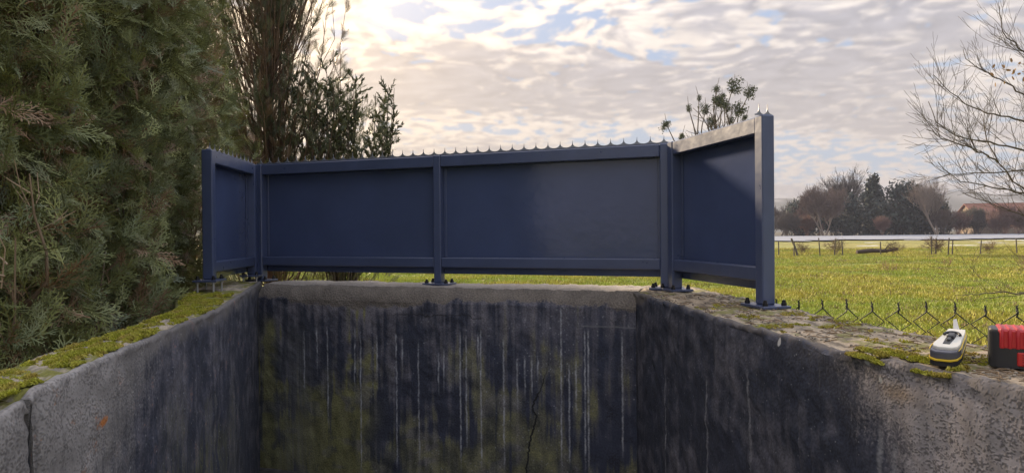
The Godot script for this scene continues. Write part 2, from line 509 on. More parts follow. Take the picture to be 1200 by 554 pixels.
# a wall: inner face along pts, solid outwards; u0..u1 limits it to a section
func wall_mesh(kind: int, pts: Array, side: float, thick: float, bevel: Vector2, u0: float, u1: float, top: float, rough: float, round0 := 0.0, round1 := 0.0) -> ArrayMesh:
	var cum := [0.0]
	for k in pts.size() - 1:
		cum.append(cum[k] + pts[k].distance_to(pts[k + 1]))
	var total: float = cum[-1]
	var nu := int((u1 - u0) / 0.014) + 1
	# the section: (behind the face, height, metres of texture from the inner top edge)
	var prof := []
	var hh := 0.0
	while hh < top - bevel.y - 0.001:
		prof.append(Vector3(0, hh, top - bevel.y - hh + bevel.length()))
		hh += 0.014 if top - hh < 0.6 else 0.03
	var nb := 5
	for k in nb + 1:
		var a := float(k) / nb
		var bow := sin(a * PI) * 0.012
		prof.append(Vector3(bevel.x * a - bow * 0.5, top - bevel.y * (1.0 - a) + bow * 0.6, bevel.length() * (1.0 - a)))
	var nt := maxi(2, int((thick - bevel.x) / 0.014))
	for k in range(1, nt + 1):
		prof.append(Vector3(bevel.x + (thick - bevel.x) * k / nt, top, -(thick - bevel.x) * k / nt))
	for k in range(1, 6):
		prof.append(Vector3(thick, top - 0.02 * k * k - 0.01, -(thick - bevel.x) - 0.01 * k))
	prof.append(Vector3(thick, 0, -thick))
	var b := MB.new()
	var rows := prof.size()
	for i in nu + 1:
		var u := lerpf(u0, u1, float(i) / nu)
		var k := 0
		while k < pts.size() - 2 and cum[k + 1] < u:
			k += 1
		var d: Vector2 = (pts[k + 1] - pts[k]).normalized()
		# turn the direction gently from piece to piece
		var f: float = (u - cum[k]) / (cum[k + 1] - cum[k])
		if f < 0.5 and k > 0:
			d = (pts[k] - pts[k - 1]).normalized().slerp(d, 0.5 + f)
		elif f >= 0.5 and k < pts.size() - 2:
			d = d.slerp((pts[k + 2] - pts[k + 1]).normalized(), f - 0.5)
		var p: Vector2 = pts[k] + (pts[k + 1] - pts[k]).normalized() * (u - cum[k])
		var out := Vector2(d.y, -d.x) * side
		var end := minf(u - u0, 9.0)
		var drop := round0 * sstep(0.03, 0.0, u - u0) + round1 * sstep(0.03, 0.0, u1 - u)
		for q in prof:
			var pos := Vector3(p.x + out.x * q.x, q.y, p.y + out.y * q.x)
			if kind == 0 and q.x > bevel.x:
				var qq: float = bevel.x + (q.x - bevel.x) * left_width(u)
				pos = Vector3(p.x + out.x * qq, q.y, p.y + out.y * qq)
			var nn := Vector3(-out.x, 0, -out.y)
			var onedge := exp(-pow(q.z / 0.05, 2.0))
			if q.z < 0.0:
				nn = Vector3.UP if q.y > top - 0.005 else Vector3(out.x, 0, out.y)
			elif q.z < bevel.length():
				nn = (Vector3(-out.x, 0, -out.y) * bevel.y + Vector3.UP * bevel.x).normalized()
			var amp := n_mid.get_noise_3d(pos.x, pos.y, pos.z) * 0.006 * rough + n_hi.get_noise_3d(pos.x * 0.6, pos.y * 0.6, pos.z * 0.6) * 0.004 * rough
			amp += onedge * rough * (n_mid.get_noise_3d(pos.x * 1.3 + 5.0, pos.y * 1.3, pos.z * 1.3) * 0.012 - 0.004)
			amp += n_lo.get_noise_3d(pos.x, pos.y, pos.z) * 0.006
			pos += nn * amp
			pos -= (Vector3.UP * sstep(-0.25, 0.0, q.z) * sstep(0.1, 0.0, q.z) + nn * 0.6) * drop
			b.vert(pos, Vector3.ZERO, Vector2(u / total, clampf((q.z + thick) / SW, 0.0, 1.0)))
	for i in nu:
		for r in rows - 1:
			var a0 := i * rows + r
			for f in [[a0, a0 + 1, a0 + rows], [a0 + 1, a0 + rows + 1, a0 + rows]]:
				var fn := (b.v[f[1]] - b.v[f[0]]).cross(b.v[f[2]] - b.v[f[0]]) * side
				for j in f:
					b.n[j] += fn
				b.i.append_array(PackedInt32Array([f[0], f[2], f[1]] if side > 0.0 else f))
	for j in b.n.size():
		b.n[j] = b.n[j].normalized()
	# the two ends
	for e in [0, nu]:
		var ring := []
		for r in rows:
			ring.append(b.v[e * rows + r])
		var mid := Vector3.ZERO
		for q in ring:
			mid += q / rows
		var d3: Vector3 = (b.v[rows] - b.v[0]).normalized() * (-1.0 if e == 0 else 1.0)
		var c0 := b.vert(mid, d3, Vector2(u0 / total, 0.5))
		for r in rows:
			b.vert(ring[r], d3, b.t[e * rows + r])
		for r in rows:
			b.tri(c0, c0 + 1 + r, c0 + 1 + (r + 1) % rows)
	return b.mesh()


func left_width(u: float) -> float:
	return lerpf(1.15, 0.60, sstep(0.9, 1.8, u))


func build_walls() -> void:
	# left wall: two lengths with an open joint
	var mat := wall_material(0, 4.189, 0.24, 1536, 576)
	var l := thing("left_pit_wall", "mossy topped concrete wall along the conifer hedge, split by an open joint", "wall")
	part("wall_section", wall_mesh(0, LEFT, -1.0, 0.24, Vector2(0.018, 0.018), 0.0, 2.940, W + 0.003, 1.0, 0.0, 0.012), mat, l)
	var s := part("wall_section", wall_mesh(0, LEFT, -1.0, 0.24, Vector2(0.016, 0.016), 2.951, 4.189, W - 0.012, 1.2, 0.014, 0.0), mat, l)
	s.set_meta("label", "lower near length of wall beyond the open joint")
	mat = wall_material(1, 2.098, 0.34, 1152, 720)
	tag(part("end_pit_wall", wall_mesh(1, BACK, 1.0, 0.34, Vector2(0.06, 0.075), 0.0, 2.098, W, 1.0), mat, self), "dark stained concrete end wall with white lime streaks and a jagged crack", "wall")
	mat = wall_material(2, 3.531, 0.35, 1792, 720)
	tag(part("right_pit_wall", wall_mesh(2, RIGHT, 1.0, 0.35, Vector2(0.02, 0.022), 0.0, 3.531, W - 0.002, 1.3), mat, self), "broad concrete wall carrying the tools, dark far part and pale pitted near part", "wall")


# ------------------------------------------------------------------ the metal screens
const POST := 0.05
const SCREEN := 0.69


func spike_mesh(pitch: float, high: float) -> ArrayMesh:
	var b := MB.new()
	var half := []
	var n := 7
	for k in n + 1:
		var a := float(k) / n
		half.append(Vector2(lerpf(pitch * 0.5, 0.0008, 1.0 - pow(1.0 - a, 3.0)), 0.004 + high * pow(a, 1.6)))
	for s in [-1.0, 1.0]:
		var z: float = 0.0012 * s
		for k in n:
			var p: Vector2 = half[k]
			var q: Vector2 = half[k + 1]
			b.poly([Vector3(-p.x, p.y, z), Vector3(p.x, p.y, z), Vector3(q.x, q.y, z), Vector3(-q.x, q.y, z)], Vector3(0, 0, s))
			b.poly([Vector3(p.x * s, p.y, -0.0012), Vector3(p.x * s, p.y, 0.0012), Vector3(q.x * s, q.y, 0.0012), Vector3(q.x * s, q.y, -0.0012)], Vector3(s * (q.y - p.y), absf(p.x - q.x), 0).normalized())
		b.poly([Vector3(-pitch * 0.5, 0, z), Vector3(pitch * 0.5, 0, z), Vector3(pitch * 0.5, 0.004, z), Vector3(-pitch * 0.5, 0.004, z)], Vector3(0, 0, s))
	return b.mesh()


func box_mesh(size: Vector3, bev := 0.003) -> ArrayMesh:
	var b := MB.new()
	b.box(Vector3.ZERO, size, bev)
	return b.mesh()


func nut_mesh() -> ArrayMesh:
	var b := MB.new()
	b.tube([Vector3.ZERO, Vector3(0, 0.010, 0)], [0.0105, 0.0105], 6)
	b.tube([Vector3(0, 0.009, 0), Vector3(0, 0.012, 0), Vector3(0, 0.019, 0), Vector3(0, 0.0205, 0)], [0.008, 0.0068, 0.0065, 0.004], 10)
	return b.mesh()


# a base plate with its four bolts; raised: the gap between plate and wall
func base_plate(o: Node3D, at: Vector3, raised: float, size := Vector2(0.15, 0.11)) -> void:
	var p := part("base_plate", box_mesh(Vector3(size.x, 0.010, size.y), 0.0015), M.steel, o, at + Vector3(0, raised + 0.006, 0))
	for sx in [-1.0, 1.0]:
		for sz in [-1.0, 1.0]:
			var q := Vector3(sx * (size.x * 0.5 - 0.018), 0.005, sz * (size.y * 0.5 - 0.018))
			part("nut", M.nut_mesh, M.dark_steel, p, q)
			if raised > 0.02:
				var st := MB.new()
				st.tube([Vector3(0, -raised - 0.02, 0), Vector3(0, -0.008, 0)], [0.005, 0.005], 8)
				st.tube([Vector3(0, -0.018, 0), Vector3(0, -0.010, 0)], [0.0095, 0.0095], 6)
				part("levelling_stud", st.mesh(), M.zinc, p, q)


func screen(called: String, label: String, a: Vector2, b: Vector2, mids: Array, raise: Array, spikes: float) -> Node3D:
	var d := (b - a).normalized()
	var length := a.distance_to(b)
	var o := thing(called, label, "screen", Vector3(a.x, W, a.y))
	o.basis = Basis(Vector3(d.x, 0, d.y), Vector3.UP, Vector3(-d.y, 0, d.x))
	var xs := [POST * 0.5]
	xs.append_array(mids)
	xs.append(length - POST * 0.5)
	for k in xs.size():
		var x: float = xs[k]
		var r: float = raise[k]
		var w := POST if k == 0 or k == xs.size() - 1 else 0.042
		part("post", box_mesh(Vector3(w, SCREEN - r - 0.011, POST), 0.004), M.paint, o, Vector3(x, (SCREEN + r + 0.011) * 0.5, 0))
		base_plate(o, Vector3(x, 0, 0), r)
	for k in xs.size() - 1:
		var x0: float = xs[k] + (POST if k == 0 else 0.042) * 0.5
		var x1: float = xs[k + 1] - (POST if k == xs.size() - 2 else 0.042) * 0.5
		var mid := (x0 + x1) * 0.5
		var w := x1 - x0
		part("top_rail", box_mesh(Vector3(w - 0.001, 0.06, 0.044), 0.004), M.paint, o, Vector3(mid, SCREEN - 0.032, 0))
		part("bottom_rail", box_mesh(Vector3(w - 0.001, 0.052, 0.040), 0.004), M.paint, o, Vector3(mid, 0.120, 0.002))
		# the sheet, held in a slim angle frame
		part("sheet", box_mesh(Vector3(w + 0.02, SCREEN - 0.075, 0.003), 0.0008), M.sheet, o, Vector3(mid, 0.058 + (SCREEN - 0.075) * 0.5, -0.0265))
		for s in [-1.0, 1.0]:
			part("edge_angle", box_mesh(Vector3(0.016, SCREEN - 0.21, 0.006), 0.0015), M.paint, o, Vector3(mid + s * (w * 0.5 - 0.0085), 0.148 + (SCREEN - 0.21) * 0.5, -0.0215))
	if spikes > 0.0:
		var strip := part("spike_strip", box_mesh(Vector3(length - 0.012, 0.003, 0.022), 0.0006), M.paint, o, Vector3(length * 0.5, SCREEN + 0.0018, 0.004))
		var n := int(length / spikes)
		var sm := spike_mesh(length / n, 0.032)
		for k in n:
			part("spike", sm, M.spike, strip, Vector3((k + 0.5) * length / n - length * 0.5, 0.001, 0))
	return o


func build_screens() -> void:
	var lend := Vector2(-1.475, -3.30)
	var lcor := Vector2(-1.52, -4.075)
	var rcor := Vector2(0.755, -3.225)
	screen("back_screen", "long dark blue sheet metal screen above the end wall, scalloped spikes on top", lcor, rcor, [1.205], [0.0, 0.0, 0.0], 0.0635)
	screen("left_screen", "short dark blue metal screen beside the hedge, raised on levelling studs", lend, Vector2(-1.535, -4.05), [], [0.05, 0.03], 0.064)
	var o := screen("right_screen", "short dark blue metal screen on the right wall, reflecting the bright sky", Vector2(0.752, -3.194), Vector2(0.918, -2.435), [], [0.0, 0.0], 0.0)
	var sm := spike_mesh(0.034, 0.036)
	var strip := part("spike_strip", box_mesh(Vector3(0.05, 0.003, 0.022), 0.0006), M.paint, o, Vector3(0.742, SCREEN + 0.0018, 0.0))
	for k in 2:
		var sp := part("spike", sm, M.spike, strip, Vector3(0.004, 0.001, 0.017 - 0.034 * k))
		sp.rotation.y = PI * 0.5


# ------------------------------------------------------------------ plants
func grow(b: MB, p: Vector3, d: Vector3, length: float, r: float, depth: int, g: Dictionary, r_: RandomNumberGenerator) -> void:
	var n := 5 if depth > 1 else 3
	var pts := [p]
	var rad := [r]
	var q := p
	var dir := d
	for k in n:
		dir = (dir + Vector3(r_.randf_range(-1, 1), r_.randf_range(-1, 1), r_.randf_range(-1, 1)) * float(g.wander) + Vector3.UP * float(g.up) * (0.6 if depth < 2 else 1.0)).normalized()
		q += dir * length / n
		pts.append(q)
		rad.append(maxf(r * (1.0 - (1.0 - float(g.taper)) * (k + 1) / n), float(g.least)))
	b.tube(pts, rad, 6 if depth > 2 else (4 if depth > 1 else 3), g.col if depth > 1 else g.tip, false)
	if depth == 0:
		if g.has("ends"):
			g.ends.append([q, dir])
		return
	var kids: int = g.kids
	for k in kids:
		var a := r_.randf_range(float(g.from), 1.0)
		var at := int(a * n)
		var base: Vector3 = pts[at].lerp(pts[mini(at + 1, n)], a * n - at)
		var axis := Vector3(r_.randf_range(-1, 1), r_.randf_range(-1, 1), r_.randf_range(-1, 1)).normalized()
		var dd := dir.rotated(dir.cross(axis).normalized(), r_.randf_range(float(g.fork) * 0.5, float(g.fork)))
		grow(b, base, dd, length * r_.randf_range(0.5, 0.8), maxf(rad[at] * 0.62, float(g.least)), depth - 1, g, r_)
	grow(b, q, dir, length * 0.75, rad[-1], depth - 1, g, r_)


# a bare tree: [trunk mesh, branches mesh]
func bare(seed_: int, high: float, g: Dictionary) -> Array:
	var r_ := RandomNumberGenerator.new()
	r_.seed = seed_
	var t := MB.new()
	var br := MB.new()
	var stems: int = g.get("stems", 1)
	for s in stems:
		var lean := Vector3(r_.randf_range(-1, 1), 0, r_.randf_range(-1, 1)) * (0.12 if stems == 1 else 0.5)
		var d := (Vector3.UP + lean).normalized()
		var th := high * float(g.get("trunk", 0.25))
		var r := high * float(g.get("thick", 0.018)) / sqrt(stems)
		var p0 := Vector3(lean.x, 0, lean.z) * 0.15 * th
		t.tube([p0 - Vector3.UP * 0.1, p0 + d * th * 0.12, p0 + d * th * 0.5, p0 + d * th], [r * 1.5, r * 1.15, r, r * 0.85], 8, g.col, false)
		for k in int(g.get("limbs", 5)):
			var a := r_.randf_range(0.55, 1.0)
			var dd := (d + Vector3(r_.randf_range(-1, 1), r_.randf_range(0.0, 0.4), r_.randf_range(-1, 1)) * float(g.get("spread", 0.8))).normalized()
			grow(br, p0 + d * th * a, dd, high * float(g.get("limb", 0.26)), r * 0.6, int(g.get("depth", 3)), g, r_)
		grow(br, p0 + d * th, d, high * float(g.get("limb", 0.26)), r * 0.8, int(g.get("depth", 3)), g, r_)
	return [t.mesh(), br.mesh()]


func tree_thing(called: String, label: String, category: String, at: Vector3, meshes: Array, mat: Material, turn := 0.0, scale_ := 1.0, group := "") -> Node3D:
	var o := thing(called, label, category, at, group)
	part("trunk", meshes[0], mat, o)
	part("crown", meshes[1], mat, o)
	o.rotation.y = turn
	o.scale = Vector3.ONE * scale_
	return o


# one flat spray of thuja: axis along +y, in the xy plane, drooping towards -z
func frond(seed_: int, length: float) -> ArrayMesh:
	var r_ := RandomNumberGenerator.new()
	r_.seed = seed_
	var b := MB.new()
	var old := Color(0.75, 0.60, 0.48)
	var young := Color(1.6, 1.5, 1.25)
	var n := 13
	var droop := r_.randf_range(0.2, 0.5)
	var at := func(t: float) -> Vector3:
		return Vector3(0.02 * sin(t * 3.0), t * length, -droop * length * t * t)
	for k in n:
		var t := 0.12 + 0.86 * k / n
		var p: Vector3 = at.call(t)
		b.sliver(at.call(t - 0.08), p, 0.0022, 0.0022, Vector3.BACK, old, old)
		var s := 1.0 if k % 2 == 0 else -1.0
		var bl := length * (0.36 * sin(PI * pow(t, 0.75)) + 0.07) * r_.randf_range(0.7, 1.1)
		var ang := r_.randf_range(0.35, 0.75)
		var d := Vector3(s * sin(ang), cos(ang), -droop * t * 0.8 + r_.randf_range(-0.15, 0.15)).normalized()
		var e := p + d * bl
		var nn := Vector3(r_.randf_range(-0.25, 0.25), r_.randf_range(-0.25, 0.25), 1).normalized()
		b.sliver(p, e, 0.0022, 0.0019, nn, Color(0.85, 0.85, 0.85), young)
		var m := maxi(2, int(bl / 0.013))
		for j in m:
			var tt := (j + 0.6) / m
			var sd := 1.0 if j % 2 == 0 else -1.0
			var q := p.lerp(e, tt)
			var a2 := 0.65 * sd
			var dd := Vector3(d.x * cos(a2) + d.y * sin(a2), -d.x * sin(a2) + d.y * cos(a2), d.z + r_.randf_range(-0.2, 0.2)).normalized()
			var ll := bl * 0.30 * (1.15 - tt) + 0.008
			b.sliver(q, q + dd * ll, 0.0015, 0.0018, nn, Color(0.9, 0.92, 0.9), young)
	b.sliver(at.call(0.9), at.call(1.05), 0.0025, 0.0025, Vector3.BACK, young, young)
	return b.mesh()


func facing(p: Vector3, d: Vector3, roll: float, s: float) -> Transform3D:
	var y := d.normalized()
	var x := y.cross(Vector3.UP if absf(y.y) < 0.95 else Vector3.RIGHT).normalized()
	x = x.rotated(y, roll)
	return Transform3D(Basis(x, y, x.cross(y)).scaled_local(Vector3.ONE * s), p)


# the same, with the flat side turned towards a given direction
func lying(p: Vector3, d: Vector3, front: Vector3, s: float) -> Transform3D:
	var y := d.normalized()
	var x := y.cross(front).normalized()
	return Transform3D(Basis(x, y, x.cross(y)).scaled_local(Vector3.ONE * s), p)


func thuja(label: String, at: Vector2, radius: Vector2, turn: float, high: float, count: int, seed_: int) -> void:
	var r_ := RandomNumberGenerator.new()
	r_.seed = seed_
	var o := thing("thuja_tree", label, "tree", Vector3(at.x, 0, at.y))
	var t := MB.new()
	t.tube([Vector3.ZERO, Vector3(0.02, 0.6, 0.01), Vector3(-0.02, high * 0.5, 0.02), Vector3(0.01, high * 0.95, 0)], [0.09, 0.075, 0.045, 0.01], 9, Color(0.10, 0.07, 0.05), false)
	part("trunk", t.mesh(), M.bark, o)
	var br := MB.new()
	var where := [[], [], []]
	var tint := [[], [], []]
	var ax := Vector2(cos(turn), sin(turn))
	var rad := func(y: float) -> float:
		var k := y / high
		return (0.86 + 0.16 * sin(k * 9.0 + seed_)) * (1.0 - 0.55 * pow(k, 3.0)) * sstep(1.02, 0.8, k)
	# limbs
	for k in 170:
		var y := r_.randf_range(0.35, high * 0.92)
		var a := r_.randf() * TAU
		var rr: float = rad.call(y) * r_.randf_range(0.6, 0.97)
		var e2 := (ax * cos(a) * radius.x + Vector2(-ax.y, ax.x) * sin(a) * radius.y) * rr
		var lift := r_.randf_range(0.1, 0.7)
		var e := Vector3(e2.x, y + lift, e2.y)
		var mid := Vector3(e2.x * 0.5, y + lift * 0.25, e2.y * 0.5) + Vector3(r_.randf_range(-1, 1), r_.randf_range(-1, 1), r_.randf_range(-1, 1)) * 0.08
		var q := Vector3(e2.x * 0.85, y + lift * 0.6, e2.y * 0.85) + Vector3(r_.randf_range(-1, 1), r_.randf_range(-1, 1), r_.randf_range(-1, 1)) * 0.06
		var thick := r_.randf_range(0.005, 0.012)
		var g := r_.randf_range(0.7, 1.3)
		var lp := []
		var lr := []
		for j in 11:
			var f := j / 10.0
			var w := Vector3(0, y - 0.1, 0).lerp(mid, f * 2.0) if f < 0.5 else mid.lerp(q, f * 4.0 - 2.0) if f < 0.75 else q.lerp(e, f * 4.0 - 3.0)
			lp.append(w + Vector3(sin(f * 9.0 + k), cos(f * 8.0 + k * 2.0), sin(f * 11.0 + k * 3.0)) * 0.02 * sin(f * PI) + Vector3(r_.randf_range(-1, 1), r_.randf_range(-1, 1), r_.randf_range(-1, 1)) * 0.008)
			lr.append(lerpf(thick * 1.4, 0.0018, pow(f, 0.8)))
		br.tube(lp, lr, 5, Color(0.20 * g, 0.145 * g, 0.10 * g), false)
		# crooked bare twigs
		for j in 9:
			var p0 := mid.lerp(e, r_.randf_range(0.2, 0.9))
			var dd := Vector3(r_.randf_range(-1, 1), r_.randf_range(-0.4, 1), r_.randf_range(-1, 1)).normalized() + e.normalized() * 0.5
			var p1 := p0 + dd * r_.randf_range(0.03, 0.07)
			var p2 := p1 + (dd + Vector3(r_.randf_range(-1, 1), r_.randf_range(-0.5, 1), r_.randf_range(-1, 1)) * 0.7) * r_.randf_range(0.025, 0.06)
			br.tube([p0, p1, p2], [0.0026, 0.0019, 0.0010], 4, Color(0.30 * g, 0.22 * g, 0.155 * g), false)
	part("branches", br.mesh(), M.bark, o).set_meta("kind", "stuff")
	for k in count:
		var y := r_.randf_range(0.45, high)
		var a := r_.randf() * TAU
		var inward := pow(r_.randf(), 3.0) * 0.5
		var lump := 1.0 + 0.16 * n_lo.get_noise_3d(cos(a) * 3.0 + seed_, y * 2.2, sin(a) * 3.0)
		var rr: float = rad.call(y) * lump * (1.0 - inward)
		var e2 := (ax * cos(a) * radius.x + Vector2(-ax.y, ax.x) * sin(a) * radius.y) * rr
		var outw := Vector3(e2.x, 0, e2.y).normalized()
		var dir := outw * r_.randf_range(0.1, 0.9) + Vector3(r_.randf_range(-1, 1), r_.randf_range(-0.35, 1.55), r_.randf_range(-1, 1))
		var s := r_.randf_range(0.34, 0.88)
		var v := k % 3
		where[v].append(lying(Vector3(e2.x, y, e2.y) - dir.normalized() * 0.08, dir, outw + Vector3(r_.randf_range(-1.1, 1.1), r_.randf_range(-0.1, 0.9), r_.randf_range(-1.1, 1.1)), s))
		var g := r_.randf_range(0.6, 1.35)
		var c := Color(0.215 * g, 0.236 * g, 0.098 * g)
		var kind := r_.randf()
		if kind < 0.12 + inward * 0.16:
			c = Color(0.28 * g, 0.18 * g, 0.11 * g)
		elif kind > 0.82:
			c = Color(0.290 * g, 0.310 * g, 0.115 * g)
		elif kind > 0.70:
			c = Color(0.190 * g, 0.222 * g, 0.120 * g)
		tint[v].append(c)
	for v in 3:
		many("foliage", M.fronds[v], M.leaf, where[v], tint[v], o)


func build_hedge() -> void:
	M.fronds = [frond(1, 0.20), frond(2, 0.24), frond(3, 0.17)]
	thuja("thuja at the left picture edge, drooping green sprays over the wall's open joint", Vector2(-1.65, -1.95), Vector2(0.62, 0.50), 1.4, 3.3, 9000, 101)
	thuja("second thuja of the hedge, fullest green, above the mossiest stretch of wall", Vector2(-1.78, -2.68), Vector2(0.62, 0.52), 1.3, 3.6, 10000, 102)
	thuja("third thuja of the hedge, its sprays touching the left metal screen's end post", Vector2(-2.08, -3.42), Vector2(0.60, 0.52), 1.3, 3.9, 9000, 103)
	thuja("thuja standing right behind the short left metal screen, brownish inside", Vector2(-2.28, -4.20), Vector2(0.62, 0.55), 1.4, 4.0, 6000, 104)
	thuja("thuja behind the left corner of the metal screens, sky glinting through its crown", Vector2(-2.42, -5.05), Vector2(0.62, 0.55), 1.5, 4.1, 4200, 105)


# ------------------------------------------------------------------ scene
func _ready() -> void:
	var cam := Camera3D.new()
	cam.name = "camera"
	cam.fov = rad_to_deg(2.0 * atan(277.0 / 800.0))
	cam.position = Vector3(0, W + 0.28, 0)
	cam.rotation = Vector3(deg_to_rad(-0.39), 0, deg_to_rad(-0.487))
	cam.near = 0.05
	cam.far = 4000.0
	cam.current = true
	add_child(cam)
	n_lo = noise(2.2, 5, 3)
	n_mid = noise(9.0, 6, 4)
	n_hi = noise(85.0, 7, 4)
	n_spk = noise(290.0, 9, 1)
	n_spk.noise_type = FastNoiseLite.TYPE_CELLULAR
	n_spk.cellular_return_type = FastNoiseLite.RETURN_CELL_VALUE
	n_cell = noise(60.0, 8, 1)
	n_cell.noise_type = FastNoiseLite.TYPE_CELLULAR
	n_cell.cellular_return_type = FastNoiseLite.RETURN_DISTANCE
	var env := WorldEnvironment.new()
	env.name = "environment"
	var e := Environment.new()
	e.background_mode = Environment.BG_SKY
	var pm := PanoramaSkyMaterial.new()
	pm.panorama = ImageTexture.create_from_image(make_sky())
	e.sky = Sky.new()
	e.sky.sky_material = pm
	e.background_energy_multiplier = 1.0
	e.tonemap_mode = Environment.TONE_MAPPER_LINEAR
	e.tonemap_exposure = 2.6
	e.sdfgi_enabled = true
	e.ssao_enabled = true
	e.ssil_enabled = true
	e.fog_enabled = true
	e.fog_density = 0.00042
	e.fog_light_color = Color(0.80, 0.82, 0.90)
	env.environment = e
	add_child(env)
	var sun := DirectionalLight3D.new()
	sun.name = "sun"
	sun.light_energy = 1.15
	sun.light_color = Color(1.0, 0.90, 0.76)
	sun.light_angular_distance = 5.0
	sun.shadow_enabled = true
	sun.rotation_degrees = Vector3(-SUN_EL, 180.0 - SUN_AZ, 0)
	add_child(sun)
	materials()
	build_walls()
	build_screens()
	build_hedge()
	build_field()
	build_far()
	build_near_plants()
	build_small()


func materials() -> void:
	M.paint = flat(0.068, 0.088, 0.170, 0.36)
	M.paint.normal_enabled = true
	M.paint.uv1_triplanar = true
	M.paint.uv1_world_triplanar = true
	M.paint.uv1_scale = Vector3.ONE * 1.7
	M.paint.normal_texture = noise_tex(noise(0.05, 41, 4), 256, Color.BLACK, Color.WHITE, true, 1.5)
	M.paint.normal_scale = 0.12
	M.paint.roughness_texture = noise_tex(noise(0.012, 42, 5), 512, Color(0.72, 0.72, 0.72), Color.WHITE)
	M.paint.albedo_texture = noise_tex(noise(0.006, 43, 5), 512, Color(0.90, 0.90, 0.89), Color(1.0, 1.0, 1.0))
	M.sheet = M.paint.duplicate()
	M.sheet.albedo_color = lin(0.066, 0.088, 0.180)
	M.sheet.roughness = 0.17
	M.sheet.uv1_scale = Vector3.ONE * 0.9
	M.sheet.normal_scale = 0.12
	M.spike = flat(0.20, 0.21, 0.24, 0.42, 0.3)
	M.steel = flat(0.06, 0.075, 0.14, 0.32)
	M.dark_steel = flat(0.03, 0.03, 0.035, 0.4, 0.6)
	M.zinc = flat(0.42, 0.42, 0.43, 0.45, 0.5)
	M.nut_mesh = nut_mesh()
	M.bark = vcol(0.9)
	M.leaf = vcol(0.5, 0.6)
	M.grass = vcol(0.7, 0.5)
	M.wire = flat(0.028, 0.032, 0.028, 0.55, 0.3)
	M.far_leaf = vcol(0.8, 0.3)


# ------------------------------------------------------------------ ground and field
func ground_y(x: float, z: float) -> float:
	return n_lo.get_noise_2d(x * 0.05, z * 0.05) * 0.10 * sstep(6.0, 14.0, Vector2(x, z).length())


func build_field() -> void:
	var b := MB.new()
	var rings := 110
	var secs := 120
	b.vert(Vector3.ZERO, Vector3.UP)
	for k in rings:
		var r := 0.5 * pow(1.0 + 0.0805, k)
		for s in secs:
			var a := TAU * s / secs
			var p := Vector3(sin(a) * r, 0, -cos(a) * r)
			p.y = ground_y(p.x, p.z)
			var f := n_lo.get_noise_2d(p.x * 0.03 + 50.0, p.z * 0.03) + 0.6 * n_lo.get_noise_2d(p.x * 0.15, p.z * 0.15)
			var dry := sstep(28.0, 40.0, r) * 0.5
			var c := Color(0.25, 0.30, 0.036).lerp(Color(0.36, 0.325, 0.062), clampf(0.35 + f + dry, 0.0, 1.0))
			c = c.lerp(Color(0.09, 0.075, 0.045), sstep(110.0, 130.0, r))
			b.vert(p, Vector3.UP, Vector2.ZERO, c)
	for s in secs:
		b.tri(0, 1 + s, 1 + (s + 1) % secs)
	for k in rings - 1:
		for s in secs:
			var p := 1 + k * secs + s
			var q := 1 + k * secs + (s + 1) % secs
			b.tri(p, q, p + secs)
			b.tri(q, q + secs, p + secs)
	var m := rough_mat(vcol(0.95), noise(0.02, 51, 5), 0.35, 0.8, 0.62)
	tag(part("ground", b.mesh(), m, self), "", "", "", "structure")
	# floor of the pit
	var fl := MB.new()
	var ring := []
	for p in LEFT:
		ring.append(p)
	var rr := RIGHT.duplicate()
	rr.reverse()
	ring.append_array(rr)
	var tri := Geometry2D.triangulate_polygon(PackedVector2Array(ring))
	for p in ring:
		fl.vert(Vector3(p.x, 0.03, p.y), Vector3.UP)
	for k in range(0, tri.size(), 3):
		fl.tri(tri[k], tri[k + 1], tri[k + 2])
	tag(part("pit_floor", fl.mesh(), rough_mat(flat(0.10, 0.09, 0.085, 0.9), noise(0.03, 52, 5), 1.2, 0.8, 0.4), self), "", "", "", "structure")
	grass()
	snow()
	field_fence()


